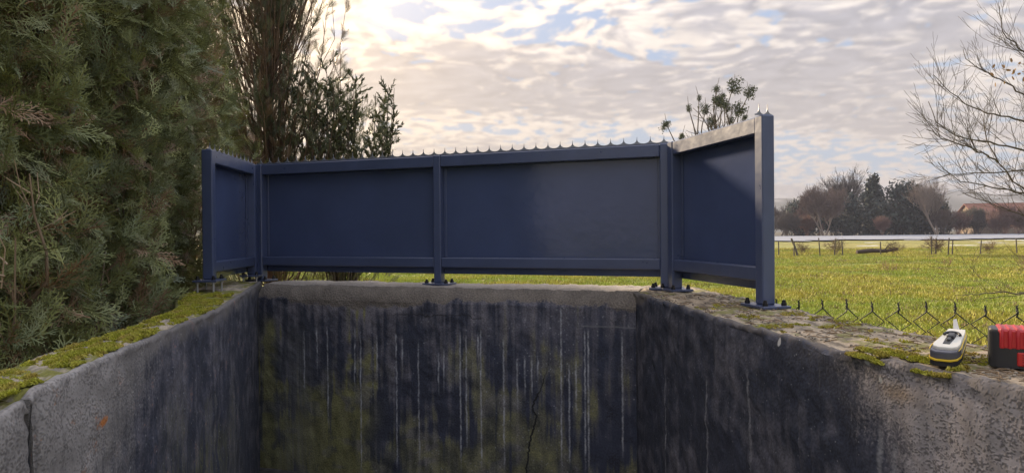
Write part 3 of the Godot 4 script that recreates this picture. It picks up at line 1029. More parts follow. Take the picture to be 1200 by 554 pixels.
func grass() -> void:
	var r_ := RandomNumberGenerator.new()
	r_.seed = 77
	var meshes := []
	for v in 3:
		var b := MB.new()
		for k in 18:
			var a := r_.randf() * TAU
			var rad := sqrt(r_.randf()) * 0.15
			var p := Vector3(cos(a) * rad, -0.01, sin(a) * rad)
			var d := Vector3(r_.randf_range(-0.8, 0.8), 1.0, r_.randf_range(-0.8, 0.8)).normalized()
			var h := r_.randf_range(0.04, 0.105)
			var nn := d.cross(Vector3(r_.randf_range(-1, 1), 0, r_.randf_range(-1, 1))).normalized()
			var g := r_.randf_range(0.75, 1.25)
			b.sliver(p, p + d * h, 0.007, 0.006, nn, Color(0.8, 0.75, 0.7) * g, Color(1.1, 1.1, 1.0) * g)
		meshes.append(b.mesh())
	var where := [[], [], []]
	var tint := [[], [], []]
	for k in 52000:
		var d := 1.9 + pow(r_.randf(), 1.15) * 44.0
		var az := deg_to_rad(r_.randf_range(-21.0, 44.0))
		var p := Vector3(sin(az) * d / cos(az) * 0.93, 0, -d)
		if p.z > -4.6 and p.x < 1.75:
			continue
		p.y = ground_y(p.x, p.z)
		var f := n_lo.get_noise_2d(p.x * 0.10 + 50.0, p.z * 0.10) + 0.7 * n_lo.get_noise_2d(p.x * 0.45, p.z * 0.45)
		var s := r_.randf_range(0.7, 1.3) * (1.0 + 0.5 * f) * (0.72 + d * 0.012)
		var t := Transform3D(Basis(Vector3.UP, r_.randf() * TAU).scaled(Vector3(s * 1.1, s, s * 1.1)), p)
		var g := r_.randf_range(0.75, 1.25)
		var c := Color(0.275, 0.35, 0.036).lerp(Color(0.41, 0.38, 0.065), clampf(0.32 + f * 1.25 + sstep(26.0, 36.0, d) * 0.35 + r_.randf_range(-0.2, 0.2), 0.0, 1.0))
		if r_.randf() < 0.07:
			c = Color(0.20, 0.145, 0.075)
		var v := k % 3
		where[v].append(t)
		tint[v].append(Color(c.r * g, c.g * g, c.b * g))
	for v in 3:
		tag(many("meadow_grass", meshes[v], M.grass, where[v], tint[v], self), ["short yellow-green meadow grass beyond the wall", "tufts of meadow grass among the shorter blades", "paler meadow grass blades mixed through the field"][v], "grass")


func snow() -> void:
	var b := MB.new()
	var n := 400
	var x0 := -20.0
	for k in n + 1:
		var x := x0 + 320.0 * k / n
		var near := -73.0 - n_lo.get_noise_1d(x * 0.03) * 9.0 - n_mid.get_noise_1d(x * 0.04) * 5.0
		var far := -123.0 - maxf(0.0, x - 60.0) * 0.12 - n_lo.get_noise_1d(x * 0.05 + 70.0) * 3.0
		for z in [near, lerpf(near, far, 0.5), far]:
			b.vert(Vector3(x, 0.16, z), Vector3.UP)
	for k in n:
		for j in 2:
			var a := k * 3 + j
			b.tri(a, a + 1, a + 3)
			b.tri(a + 1, a + 4, a + 3)
	tag(part("snow_strip", b.mesh(), rough_mat(flat(0.27, 0.29, 0.34, 0.8), noise(0.02, 61, 4), 0.15, 0.3, 0.85), self), "", "", "", "structure")
	# thawing remnants on the grass before it
	var q := MB.new()
	var r_ := RandomNumberGenerator.new()
	r_.seed = 9
	for k in 46:
		var c := Vector3(r_.randf_range(22.0, 75.0), 0, r_.randf_range(-74.0, -50.0))
		if r_.randf() < 0.5:
			c.x = c.z * -0.70 + r_.randf_range(-4.0, 7.0)
		c.y = maxf(ground_y(c.x, c.z), ground_y(c.x + 0.5, c.z)) + 0.035
		var w := r_.randf_range(0.3, 1.3)
		var ring := []
		for s in 9:
			var a := TAU * s / 9
			ring.append(c + Vector3(cos(a) * w * r_.randf_range(0.6, 1.2), 0, sin(a) * w * 0.7 * r_.randf_range(0.6, 1.2)))
		q.poly(ring, Vector3.UP)
	tag(part("snow_patches", q.mesh(), flat(0.78, 0.79, 0.82, 0.7), self), "small thawing snow remnants on the far grass", "snow", "", "stuff")


func field_fence() -> void:
	var o := thing("old_field_fence", "old wire fence of thin leaning dark posts across the far meadow", "fence")
	var xs := [13.4, 13.9, 14.3, 15.2, 16.1, 16.4, 18.3, 20.9, 21.2, 21.6, 22.2, 23.3, 25.0, 10.5, 7.5, 4.5]
	var k := 0
	for x in xs:
		var b := MB.new()
		var h := rng_at(k, 0.65, 0.95)
		var lean := Vector3(rng_at(k + 30, -0.12, 0.12), 0, 0) if k != 2 else Vector3(-0.42, 0, 0)
		var r := 0.032 if k != 2 else 0.055
		b.tube([Vector3(0, -0.2, 0), lean * h * 0.5 + Vector3(0, h * 0.5, 0), lean * h + Vector3(0, h, 0)], [r, r * 0.95, r * 0.85], 7, Color(0.105, 0.09, 0.072))
		part("post", b.mesh(), M.bark, o, Vector3(x, ground_y(x, -34.0), -34.0 + rng_at(k + 60, -0.4, 0.4)))
		k += 1
	for h in [0.35, 0.62]:
		var w := MB.new()
		var pts := []
		var rad := []
		for j in 40:
			var x := 4.0 + j * 0.56
			pts.append(Vector3(x, ground_y(x, -34.0) + h + 0.03 * sin(j * 1.7), -34.0))
			rad.append(0.003)
		w.tube(pts, rad, 4, Color(0.07, 0.06, 0.055), false)
		part("wire", w.mesh(), M.bark, o)


func rng_at(k: int, a: float, b: float) -> float:
	return lerpf(a, b, fposmod(sin(k * 12.9898 + 4.1) * 43758.5453, 1.0))


# ------------------------------------------------------------------ far away
# leaves spread through lumps of a crown
func leafy(seed_: int, lumps: Array, count: int, leaf: float, lo: Color, hi: Color) -> ArrayMesh:
	var r_ := RandomNumberGenerator.new()
	r_.seed = seed_
	var b := MB.new()
	for k in count:
		var l: Array = lumps[r_.randi() % lumps.size()]
		var d := Vector3(r_.randfn(), r_.randfn(), r_.randfn()).normalized()
		var r := pow(r_.randf(), 0.45)
		var p: Vector3 = l[0] + d * r * l[1] * (1.0 + 0.25 * n_lo.get_noise_3d(d.x * 2.0 + seed_, d.y * 2.0, d.z * 2.0))
		var nn := (d + Vector3(r_.randfn(), r_.randfn(), r_.randfn()) * 0.6).normalized()
		var u := nn.cross(Vector3(r_.randfn(), r_.randfn(), r_.randfn())).normalized()
		var w := nn.cross(u)
		var s := leaf * r_.randf_range(0.5, 1.2)
		b.poly([p - u * s, p + w * s * 0.5, p + u * s, p - w * s * 0.5], nn, lo.lerp(hi, r_.randf()))
	return b.mesh()


func lumps_of(seed_: int, size: Vector3, n: int, low := 0.15) -> Array:
	var r_ := RandomNumberGenerator.new()
	r_.seed = seed_
	var out := []
	for k in n:
		var t := float(k) / n
		var a := r_.randf() * TAU
		var w := sin(PI * pow(lerpf(low, 1.0, t), 0.8)) * 0.7 + 0.12
		var rr := sqrt(r_.randf()) * w
		var s := r_.randf_range(0.16, 0.30)
		out.append([Vector3(cos(a) * rr * size.x * 0.5, size.y * lerpf(low, 0.86, t), sin(a) * rr * size.z * 0.5), Vector3(size.x, size.y * 0.8, size.z) * s])
	return out


func evergreen(label: String, at: Vector3, size: Vector3, seed_: int, lo: Color, hi: Color, group := "") -> void:
	var o := thing("evergreen_tree", label, "tree", at, group)
	var t := MB.new()
	t.tube([Vector3(0, -0.3, 0), Vector3(0.1, size.y * 0.4, 0), Vector3(0, size.y * 0.85, 0)], [size.y * 0.03, size.y * 0.022, 0.05], 7, Color(0.06, 0.05, 0.04), false)
	part("trunk", t.mesh(), M.bark, o)
	part("crown", leafy(seed_, lumps_of(seed_, size, 26, 0.1), 3600, size.y * 0.04, lo, hi), M.far_leaf, o)


func build_far() -> void:
	# ridge on the horizon
	var b := MB.new()
	var nx := 150
	var nz := 10
	for i in nx + 1:
		var az := deg_to_rad(lerpf(-60.0, 75.0, float(i) / nx))
		for j in nz + 1:
			var t := float(j) / nz
			var r := 380.0 + 320.0 * t
			var crest := 29.0 + 6.0 * n_lo.get_noise_1d(rad_to_deg(az) * 0.05) + 5.0 * n_mid.get_noise_1d(rad_to_deg(az) * 0.03)
			var p := Vector3(sin(az) * r, crest * sstep(0.0, 1.0, t) + 3.0 * n_mid.get_noise_2d(i * 0.05, j * 0.1) * t, -cos(az) * r)
			var f := n_mid.get_noise_2d(i * 0.06, j * 0.12)
			b.vert(p, Vector3(-sin(az) * 0.12, 1, cos(az) * 0.12).normalized(), Vector2.ZERO, Color(0.06, 0.065, 0.06).lerp(Color(0.38, 0.38, 0.39), sstep(0.0, 0.5, f) * 0.5))
	for i in nx:
		for j in nz:
			var a := i * (nz + 1) + j
			b.tri(a, a + 1, a + nz + 1)
			b.tri(a + 1, a + nz + 2, a + nz + 1)
	tag(part("hills", b.mesh(), vcol(0.95), self), "", "", "", "structure")

	var brown := Color(0.090, 0.074, 0.064)
	var pink := Color(0.165, 0.095, 0.080)
	var pale := Color(0.24, 0.19, 0.15)
	var g := {"wander": 0.22, "up": 0.07, "taper": 0.6, "least": 0.016, "col": brown, "tip": brown, "kids": 4, "from": 0.2, "fork": 0.8, "depth": 4, "limbs": 6, "limb": 0.2, "trunk": 0.3, "spread": 0.9}
	var tall := bare(11, 12.5, g)
	var fine := bare(12, 9.0, g.merged({"col": pale, "tip": Color(0.17, 0.125, 0.10), "stems": 3, "spread": 0.5, "up": 0.12}, true))
	var birch := bare(13, 11.0, g.merged({"col": pale, "tip": pale, "stems": 2, "spread": 0.35, "up": 0.16, "kids": 3, "least": 0.013}, true))
	var scrub := []
	for v in 4:
		scrub.append(bare(20 + v, 5.0, g.merged({"col": [brown, pink, Color(0.09, 0.082, 0.06), Color(0.11, 0.085, 0.07)][v], "tip": [brown, pink, Color(0.095, 0.085, 0.06), Color(0.115, 0.085, 0.07)][v], "stems": 8, "trunk": 0.22, "spread": 0.6, "limbs": 3, "limb": 0.24, "up": 0.12, "least": 0.020, "depth": 3}, true)))
	tree_thing("bare_tree", "tallest bare tree of the far treeline, round twiggy crown above dark evergreens", "tree", Vector3(68.9, 0, -141.5), tall, M.bark, 0.0, 1.36)
	tree_thing("bare_tree", "pale stemmed bare tree at the snow's edge, left of the tallest tree", "tree", Vector3(56.5, 0, -123.2), fine, M.bark, 0.0, 1.25)
	tree_thing("bare_tree", "slender pale bare tree with upright stems right of the dark evergreens", "tree", Vector3(77.5, 0, -123.8), birch, M.bark, 0.0, 1.2)
	tree_thing("bare_tree", "thin bare tree at the far left end of the treeline, beside the metal post", "tree", Vector3(56.7, 0, -144.0), bare(14, 9.5, g.merged({"stems": 2, "spread": 0.6}, true)), M.bark)
	tree_thing("bare_tree", "bare tree in front of the orange roofed house's left end", "tree", Vector3(86.0, 0, -136.6), bare(15, 8.0, g), M.bark)
	evergreen("small round dark evergreen behind the pale stemmed bare tree", Vector3(56.6, -0.3, -133.0), Vector3(9.0, 8.0, 6.6), 31, Color(0.022, 0.032, 0.026), Color(0.045, 0.062, 0.048))
	evergreen("widest dark evergreen, rounded top, in the middle of the treeline", Vector3(75.0, -0.3, -131.8), Vector3(13.1, 11.3, 9.2), 32, Color(0.020, 0.030, 0.025), Color(0.042, 0.058, 0.046))
	evergreen("dark evergreen left of the widest one, below the tallest bare tree", Vector3(65.3, -0.3, -133.0), Vector3(9.7, 9.1, 7.9), 33, Color(0.020, 0.030, 0.026), Color(0.042, 0.058, 0.048))
	evergreen("narrow pointed evergreen spiking up between two round dark ones", Vector3(71.1, -0.3, -134.2), Vector3(4.7, 12.7, 4.5), 34, Color(0.022, 0.032, 0.026), Color(0.045, 0.060, 0.046))
	evergreen("low dark evergreen at the right end of the evergreen mass", Vector3(81.7, -0.3, -132.4), Vector3(9.0, 8.5, 6.6), 35, Color(0.024, 0.032, 0.026), Color(0.045, 0.060, 0.046))
	tree_thing("bare_shrub", "pinkish bare shrub in front of the dark evergreens", "shrub", Vector3(66.9, 0, -123.2), scrub[1], M.bark, 0.4, 0.9)
	var r_ := RandomNumberGenerator.new()
	r_.seed = 404
	for k in 40:
		var d := r_.randf_range(125.0, 147.0)
		var px := lerpf(905.0, 1230.0, (k + r_.randf()) / 40.0)
		if px > 975.0 and px < 1105.0:
			d += 16.0
		var x := (px - 600.0) / 800.0 * d
		var tone := r_.randi() % 4
		var zone := "beside the right metal post"
		for q in [[935.0, "left of the small round evergreen"], [965.0, "just left of the dark evergreens"], [1000.0, "behind the dark evergreens"], [1075.0, "by the slender pale bare tree"], [1110.0, "left of the orange roofed house"], [1145.0, "in front of the orange roofed house"], [1200.0, "beyond the near bare tree's branches"]]:
			if px > float(q[0]):
				zone = q[1]
		var look: String = ["dark brown", "pinkish", "olive brown", "reddish brown"][tone] + " leafless shrub in the far thicket " + zone
		tree_thing("bare_shrub", look, "shrub", Vector3(x, -0.1, -d - maxf(0.0, x - 80.0) * 0.2), scrub[tone], M.bark, r_.randf() * TAU, r_.randf_range(1.0, 1.6) * (1.0 if px < 1125.0 else 0.9), "bare shrubs of the far thicket")
	# the thicket runs on behind the screens
	var run := []
	var tones := []
	for k in 46:
		var d := r_.randf_range(128.0, 150.0)
		run.append(Transform3D(Basis(Vector3.UP, r_.randf() * TAU).scaled(Vector3.ONE * r_.randf_range(1.0, 1.7)), Vector3(lerpf(-25.0, 46.0, (k + r_.randf()) / 46.0), -0.1, -d)))
		tones.append(Color.WHITE * r_.randf_range(0.85, 1.1))
	tag(many("far_thicket", scrub[2][1], M.bark, run, tones, self), "continuous leafless thicket behind the metal screens", "thicket")
	# the house with the orange roof
	var h := thing("farm_house", "long low house with an orange tiled roof behind the thicket", "house", Vector3(117.7, 0, -156.2))
	h.rotation.y = -0.25
	part("wall", box_mesh(Vector3(24, 4.6, 9), 0.02), rough_mat(flat(0.32, 0.24, 0.17, 0.9), noise(0.03, 71, 3), 0.3, 0.4), h, Vector3(0, 2.3, 0))
	var rf := MB.new()
	for s in [-1.0, 1.0]:
		rf.box(Vector3(0, 5.75, s * 2.55), Vector3(25, 0.18, 5.9), 0.02, Basis(Vector3.RIGHT, s * 0.42))
	var roof := part("roof", rf.mesh(), rough_mat(flat(0.27, 0.10, 0.055, 0.85), noise(0.05, 72, 3), 0.6, 0.6), h)
	part("chimney", box_mesh(Vector3(0.8, 1.4, 0.8), 0.02), flat(0.25, 0.12, 0.08), roof, Vector3(5, 7.1, 0))
	var gb := MB.new()
	for s in [-1.0, 1.0]:
		gb.poly([Vector3(12.0 * s, 4.6, -4.5), Vector3(12.0 * s, 4.6, 4.5), Vector3(12.0 * s, 6.6, 0)], Vector3(s, 0, 0))
	part("gable", gb.mesh(), flat(0.32, 0.24, 0.17, 0.9), h)
	for k in 6:
		var w := part("window", box_mesh(Vector3(1.3, 1.5, 0.1), 0.01), flat(0.5, 0.48, 0.45), h, Vector3(-10 + k * 4.0, 2.6, 4.53))
		part("pane", box_mesh(Vector3(1.1, 1.3, 0.06), 0.005), flat(0.03, 0.035, 0.045, 0.1), w, Vector3(0, 0, 0.03))

	# bare tree with mistletoe
	var balls := [Vector3(14.69, 10.79, -45.0), Vector3(15.86, 10.38, -45.4), Vector3(13.44, 9.67, -44.6), Vector3(12.94, 9.34, -45.3), Vector3(15.01, 9.16, -44.8), Vector3(10.29, 8.24, -45.0), Vector3(12.55, 10.13, -45.5), Vector3(13.62, 10.6, -45.2), Vector3(14.2, 9.5, -45.4), Vector3(11.64, 9.3, -44.7), Vector3(13.9, 9.9, -44.9), Vector3(11.3, 7.5, -45.2), Vector3(14.6, 8.6, -45.3), Vector3(13.2, 8.4, -44.7), Vector3(15.5, 8.7, -45.1)]
	var sizes := [0.62, 0.55, 0.66, 0.45, 0.60, 0.46, 0.26, 0.34, 0.55, 0.30, 0.42, 0.36, 0.34, 0.40, 0.32]
	var o := thing("mistletoe_tree", "bare tree hung with dark mistletoe clumps, rising behind the screens' right corner", "tree", Vector3(13.0, 0, -45))
	var mt := bare(16, 10.8, g.merged({"col": Color(0.085, 0.068, 0.055), "tip": Color(0.10, 0.075, 0.06), "trunk": 0.42, "limbs": 6, "limb": 0.2, "least": 0.010, "fork": 0.9, "kids": 3, "depth": 3}, true))
	part("trunk", mt[0], M.bark, o)
	var lb := MB.new()
	for k in balls.size():
		var e: Vector3 = balls[k] - o.position
		var s0 := Vector3(e.x * 0.10, 3.8 + rng_at(k, 0.0, 1.5), e.z * 0.1)
		var m1 := s0.lerp(e, 0.45) + Vector3(rng_at(k + 7, -0.4, 0.4), 0.1, rng_at(k + 9, -0.4, 0.4)) + Vector3(signf(e.x) * 0.3, 0, 0)
		lb.tube([s0, m1, s0.lerp(e, 0.75) + Vector3(rng_at(k + 17, -0.3, 0.3), 0, 0), e, e + Vector3(rng_at(k + 27, -0.3, 0.3), 0.8, 0)], [0.085, 0.055, 0.04, 0.026, 0.010], 5, Color(0.085, 0.068, 0.055), false)
	part("limbs", lb.mesh(), M.bark, o)
	part("crown", mt[1], M.bark, o)
	var mis := []
	for v in 3:
		var lumps := []
		for j in 5:
			lumps.append([Vector3(rng_at(v * 9 + j, -0.6, 0.6), rng_at(v * 9 + j + 50, -0.5, 0.5), rng_at(v * 9 + j + 80, -0.5, 0.5)), Vector3.ONE * rng_at(v * 7 + j, 0.4, 0.75)])
		lumps.append([Vector3.ZERO, Vector3.ONE * 0.75])
		mis.append(leafy(90 + v, lumps, 420, 0.14, Color(0.045, 0.058, 0.022), Color(0.075, 0.09, 0.035)))
	for k in balls.size():
		var c := part("mistletoe", mis[k % 3], M.far_leaf, o, balls[k] - o.position)
		c.scale = Vector3.ONE * sizes[k]
		c.rotation.y = k * 1.3

	# brambles and dry weeds in the meadow
	var br := bare(41, 1.0, g.merged({"col": Color(0.13, 0.085, 0.055), "tip": Color(0.17, 0.11, 0.07), "stems": 7, "trunk": 0.3, "spread": 0.9, "limbs": 2, "kids": 2, "limb": 0.3, "up": -0.02, "least": 0.004, "thick": 0.010, "wander": 0.35, "depth": 3}, true))
	var spots := [[14.6, 0.75, "low bramble tangle round the thick leaning post of the field fence"], [16.3, 0.95, "densest bramble clump of the field fence, under two straight posts"], [19.2, 0.8, "bramble beside the dark fallen log in the meadow"], [21.3, 1.1, "bramble wound through the close group of posts right of the log"], [24.0, 0.8, "rightmost bramble clump along the field fence"]]
	for s in spots:
		tree_thing("bramble", s[2], "bush", Vector3(s[0], ground_y(s[0], -34.3), -34.3), br, M.bark, s[0], s[1], "")
	var lg := thing("fallen_log", "dark fallen log lying in the meadow by the field fence", "log", Vector3(18.7, ground_y(18.7, -35.0), -35))
	var lm := MB.new()
	lm.tube([Vector3(-1.0, 0.16, 0), Vector3(-0.3, 0.22, 0.05), Vector3(0.5, 0.2, 0), Vector3(1.15, 0.28, -0.1)], [0.10, 0.11, 0.09, 0.06], 8, Color(0.07, 0.05, 0.04))
	part("log_wood", lm.mesh(), M.bark, lg)
	var ls := MB.new()
	ls.tube([Vector3(0.4, 0.22, 0), Vector3(0.6, 0.5, 0.1), Vector3(0.95, 0.62, 0.1)], [0.035, 0.025, 0.012], 6, Color(0.07, 0.05, 0.04))
	part("branch_stub", ls.mesh(), M.bark, lg)
	var wd := bare(42, 0.75, g.merged({"col": Color(0.16, 0.09, 0.06), "tip": Color(0.20, 0.11, 0.075), "stems": 6, "trunk": 0.45, "spread": 0.35, "limbs": 3, "limb": 0.22, "up": 0.1, "least": 0.0025, "thick": 0.008, "kids": 2, "depth": 1}, true))
	for s in [[10.8, -19.5, 0.8, "reddish dry weed standing in the grass above the start of the chain-link"], [13.4, -21.0, 0.7, "dry weed in mid meadow above the utility knife"], [15.0, -20.0, 0.95, "tallest reddish dry weed, near the hanging bare branches"]]:
		tree_thing("dry_weed", s[3], "weed", Vector3(s[0], ground_y(s[0], s[1]), s[1]), wd, M.bark, s[0], s[2])


# ------------------------------------------------------------------ nearer plants
const LIMBS := [
	[Vector3(6.57, 0.75, -7.20), Vector3(5.69, 1.37, -7.00), Vector3(5.10, 1.71, -6.80), Vector3(4.94, 1.88, -6.80), Vector3(4.79, 2.09, -6.80), Vector3(4.79, 2.32, -6.90), Vector3(4.86, 2.53, -7.00)],
	[Vector3(4.85, 1.98, -6.80), Vector3(4.46, 2.10, -6.60), Vector3(4.15, 2.17, -6.50), Vector3(3.90, 2.25, -6.40)],
	[Vector3(6.48, 1.92, -7.20), Vector3(5.93, 2.25, -7.30), Vector3(5.48, 2.46, -7.30), Vector3(4.96, 2.56, -7.20), Vector3(4.61, 2.78, -7.20), Vector3(4.52, 2.96, -7.30)],
	[Vector3(6.39, 2.19, -7.20), Vector3(6.00, 2.56, -7.50), Vector3(5.71, 2.80, -7.60), Vector3(5.37, 3.03, -7.60), Vector3(5.16, 3.20, -7.70), Vector3(5.16, 3.36, -7.80)],
	[Vector3(6.39, 2.46, -7.20), Vector3(5.61, 2.82, -7.00), Vector3(5.18, 3.11, -6.90), Vector3(4.98, 3.30, -6.90), Vector3(5.01, 3.59, -7.00)],
	[Vector3(6.48, 1.65, -7.20), Vector3(5.61, 1.94, -6.90), Vector3(5.03, 2.10, -6.70), Vector3(4.39, 2.17, -6.50), Vector3(4.02, 2.28, -6.40), Vector3(3.99, 2.53, -6.50)],
	[Vector3(6.48, 1.47, -7.20), Vector3(6.01, 1.80, -7.40), Vector3(5.70, 1.96, -7.60), Vector3(5.30, 1.94, -7.70), Vector3(5.02, 1.95, -7.80), Vector3(4.86, 1.88, -7.90)],
	[Vector3(6.48, 1.29, -7.20), Vector3(5.78, 1.56, -7.00), Vector3(5.18, 1.68, -6.90), Vector3(4.76, 1.74, -6.80), Vector3(4.46, 1.80, -6.80), Vector3(4.32, 2.00, -6.90)],
	[Vector3(6.48, 1.02, -7.20), Vector3(6.01, 1.29, -7.40), Vector3(5.63, 1.47, -7.50), Vector3(5.32, 1.60, -7.60), Vector3(5.10, 1.72, -7.70)],
	[Vector3(6.57, 0.84, -7.20), Vector3(5.86, 0.72, -7.00), Vector3(5.10, 0.68, -6.80), Vector3(4.69, 0.69, -6.70), Vector3(4.29, 0.68, -6.60)],
	[Vector3(6.57, 0.75, -7.20), Vector3(6.11, 0.67, -7.30), Vector3(5.55, 0.61, -7.40), Vector3(5.15, 0.54, -7.50)],
]


func build_near_plants() -> void:
	var r_ := RandomNumberGenerator.new()
	r_.seed = 515
	# bare tree whose branches reach in from the right
	var o := thing("bare_tree", "near bare tree reaching in at the right picture edge with arching twigs", "tree", Vector3(6.6, 0, -7.2))
	var t := MB.new()
	t.tube([Vector3(0.1, -0.2, 0), Vector3(0.05, 0.6, 0), Vector3(0, 1.6, 0), Vector3(0.1, 3.2, 0.1), Vector3(0.0, 5.0, 0)], [0.17, 0.13, 0.11, 0.085, 0.03], 10, Color(0.10, 0.08, 0.06), false)
	part("trunk", t.mesh(), M.bark, o)
	var br := MB.new()
	var col := Color(0.095, 0.075, 0.058)
	for l in LIMBS:
		var pts := []
		var rad := []
		for k in l.size():
			pts.append(l[k] - o.position)
			rad.append(lerpf(0.024 if l.size() > 4 else 0.010, 0.003, pow(float(k) / (l.size() - 1), 0.7)))
		# smooth the limb
		var cur := Curve3D.new()
		for k in pts.size():
			var tan: Vector3 = (pts[mini(k + 1, pts.size() - 1)] - pts[maxi(k - 1, 0)]) * 0.17
			cur.add_point(pts[k], -tan, tan)
		var sp := []
		var sr := []
		var n := 26
		for k in n + 1:
			var f := float(k) / n
			sp.append(cur.sample_baked(cur.get_baked_length() * f) + Vector3(r_.randf_range(-1, 1), r_.randf_range(-1, 1), r_.randf_range(-1, 1)) * 0.012)
			sr.append(rad[mini(int(f * (rad.size() - 1)), rad.size() - 1)])
		for k in range(1, n):
			sr[k] = lerpf(rad[0], rad[-1], pow(float(k) / n, 0.6))
		br.tube(sp, sr, 6, col, false)
		for k in (16 if l[-1].y > 1.0 else 3):
			var f := r_.randf_range(0.25, 1.0)
			var i := int(f * (n - 1))
			var d: Vector3 = (sp[i + 1] - sp[i]).normalized()
			var side := d.cross(Vector3(r_.randf_range(-1, 1), r_.randf_range(-1, 1), r_.randf_range(-1, 1)).normalized()).normalized()
			d = (d + side * r_.randf_range(0.4, 0.9) + Vector3.UP * 0.15).normalized()
			grow(br, sp[i], d, r_.randf_range(0.12, 0.36), minf(0.0040, float(sr[i]) * 0.7), 2, {"wander": 0.16, "up": 0.10, "taper": 0.5, "least": 0.0015, "col": col, "tip": col, "kids": 2, "from": 0.25, "fork": 0.7}, r_)
	part("branches", br.mesh(), M.bark, o)
	# a few withered leaves still on it
	var lf := MB.new()
	for k in 26:
		var p := Vector3(5.35, 3.02, -7.3) + Vector3(r_.randfn() * 0.10, r_.randfn() * 0.06, r_.randfn() * 0.1) - o.position
		var d := Vector3(r_.randfn(), r_.randfn() - 0.5, r_.randfn()).normalized()
		lf.sliver(p, p + d * 0.05, 0.008, 0.013, d.cross(Vector3(r_.randfn(), r_.randfn(), r_.randfn())).normalized(), Color(0.22, 0.13, 0.05), Color(0.26, 0.15, 0.06))
	part("withered_leaves", lf.mesh(), M.leaf, o).set_meta("kind", "stuff")

	# tall conifer with upright whips behind the left corner
	var c := thing("upright_conifer", "tall sparse conifer with upright whip branches, sky showing through, behind the left screens", "tree", Vector3(-2.03, 0, -5.75))
	var ct := MB.new()
	ct.tube([Vector3(0, -0.1, 0), Vector3(0.02, 1.2, 0), Vector3(-0.02, 2.6, 0), Vector3(0, 4.4, 0)], [0.06, 0.05, 0.035, 0.010], 9, Color(0.13, 0.085, 0.06), false)
	part("trunk", ct.mesh(), M.bark, c)
	var wb := MB.new()
	var where := [[], []]
	var tint := [[], []]
	for k in 500:
		var a := r_.randf() * TAU
		var y := r_.randf_range(0.5, 3.3)
		var rr := r_.randf_range(0.10, 0.60) * (1.0 if y < 2.6 else 0.85)
		var out := Vector3(cos(a), 0, sin(a)) * rr
		var high := r_.randf_range(0.5, 1.5)
		var p0 := Vector3(0, y, 0)
		var p1 := out * 0.55 + Vector3(0, y + high * 0.22, 0)
		var p2 := out * 0.95 + Vector3(r_.randf_range(-0.03, 0.03), y + high * 0.6, r_.randf_range(-0.03, 0.03))
		var p3 := out * 1.08 + Vector3(r_.randf_range(-0.07, 0.07), y + high, r_.randf_range(-0.07, 0.07))
		var th := r_.randf_range(0.004, 0.009)
		wb.tube([p0, p1, p2, p3], [th, th * 0.8, th * 0.5, 0.0016], 4, Color(0.155, 0.10, 0.07), false)
		for j in 13:
			var f := r_.randf_range(0.2, 1.0)
			var q: Vector3 = p1.lerp(p2, f * 2.0) if f < 0.5 else p2.lerp(p3, f * 2.0 - 1.0)
			var d := Vector3(r_.randf_range(-1, 1) * 0.5, 1.0, r_.randf_range(-1, 1) * 0.5) + out * 0.6
			var v := j % 2
			where[v].append(facing(q, d, r_.randf() * TAU, r_.randf_range(0.28, 0.62)))
			var g := r_.randf_range(0.7, 1.3)
			tint[v].append(Color(0.095 * g, 0.110 * g, 0.055 * g) if r_.randf() < 0.70 else Color(0.18 * g, 0.12 * g, 0.075 * g))
	part("whips", wb.mesh(), M.bark, c).set_meta("kind", "stuff")
	for v in 2:
		many("foliage", M.fronds[v], M.leaf, where[v], tint[v], c)

	# leafy shrub above the back screen
	var s := thing("leafy_shrub", "narrow leaved evergreen shrub against the bright sky above the back screen", "shrub", Vector3(-1.47, 0, -5.85))
	var sb := MB.new()
	var sl := [[], []]
	var stint := []
	var leaf := MB.new()
	leaf.sliver(Vector3.ZERO, Vector3(0, 0.05, -0.006), 0.004, 0.0075, Vector3.BACK, Color(0.9, 0.9, 0.9), Color.WHITE)
	var st := []
	for k in 58:
		var a := r_.randf() * TAU
		var rr := sqrt(r_.randf()) * 0.47
		var top := Vector3(cos(a) * rr + 0.03, r_.randf_range(1.75, 2.80) - rr * 0.30, sin(a) * rr)
		if k == 0:
			top = Vector3(0.48, 2.56, 0.05)
		elif k == 1:
			top = Vector3(0.40, 2.20, 0.10)
		var p0 := Vector3(0, 0.0, 0)
		var p1 := Vector3(top.x * 0.35, top.y * 0.5, top.z * 0.35)
		var p2 := Vector3(top.x * 0.95, top.y * 0.82, top.z * 0.95)
		sb.tube([p0, p1, p2, top], [0.012, 0.009, 0.006, 0.002], 5, Color(0.10, 0.075, 0.055), false)
		for j in 15:
			var f := r_.randf()
			var q := p1.lerp(p2, f * 2.0) if f < 0.5 else p2.lerp(top, f * 2.0 - 1.0)
			var d := Vector3(r_.randf_range(-1, 1), r_.randf_range(0.2, 1.4), r_.randf_range(-1, 1)).normalized()
			var ll := r_.randf_range(0.07, 0.17)
			sb.tube([q, q + d * ll * 0.6, q + d * ll + Vector3.UP * 0.015], [0.003, 0.002, 0.001], 3, Color(0.10, 0.08, 0.05), false)
			for m in 20:
				var g := r_.randf_range(0.6, 1.4)
				st.append(facing(q + d * ll * r_.randf_range(0.1, 1.0), d + Vector3(r_.randf_range(-1, 1), r_.randf_range(-0.6, 1), r_.randf_range(-1, 1)) * 0.8, r_.randf() * TAU, r_.randf_range(0.4, 1.0)))
				stint.append(Color(0.085 * g, 0.098 * g, 0.052 * g))
	part("stems", sb.mesh(), M.bark, s)
	many("foliage", leaf.mesh(), M.leaf, st, stint, s)
	# finer sprays fill the shrub towards the conifer
	var sp2 := []
	var st2 := []
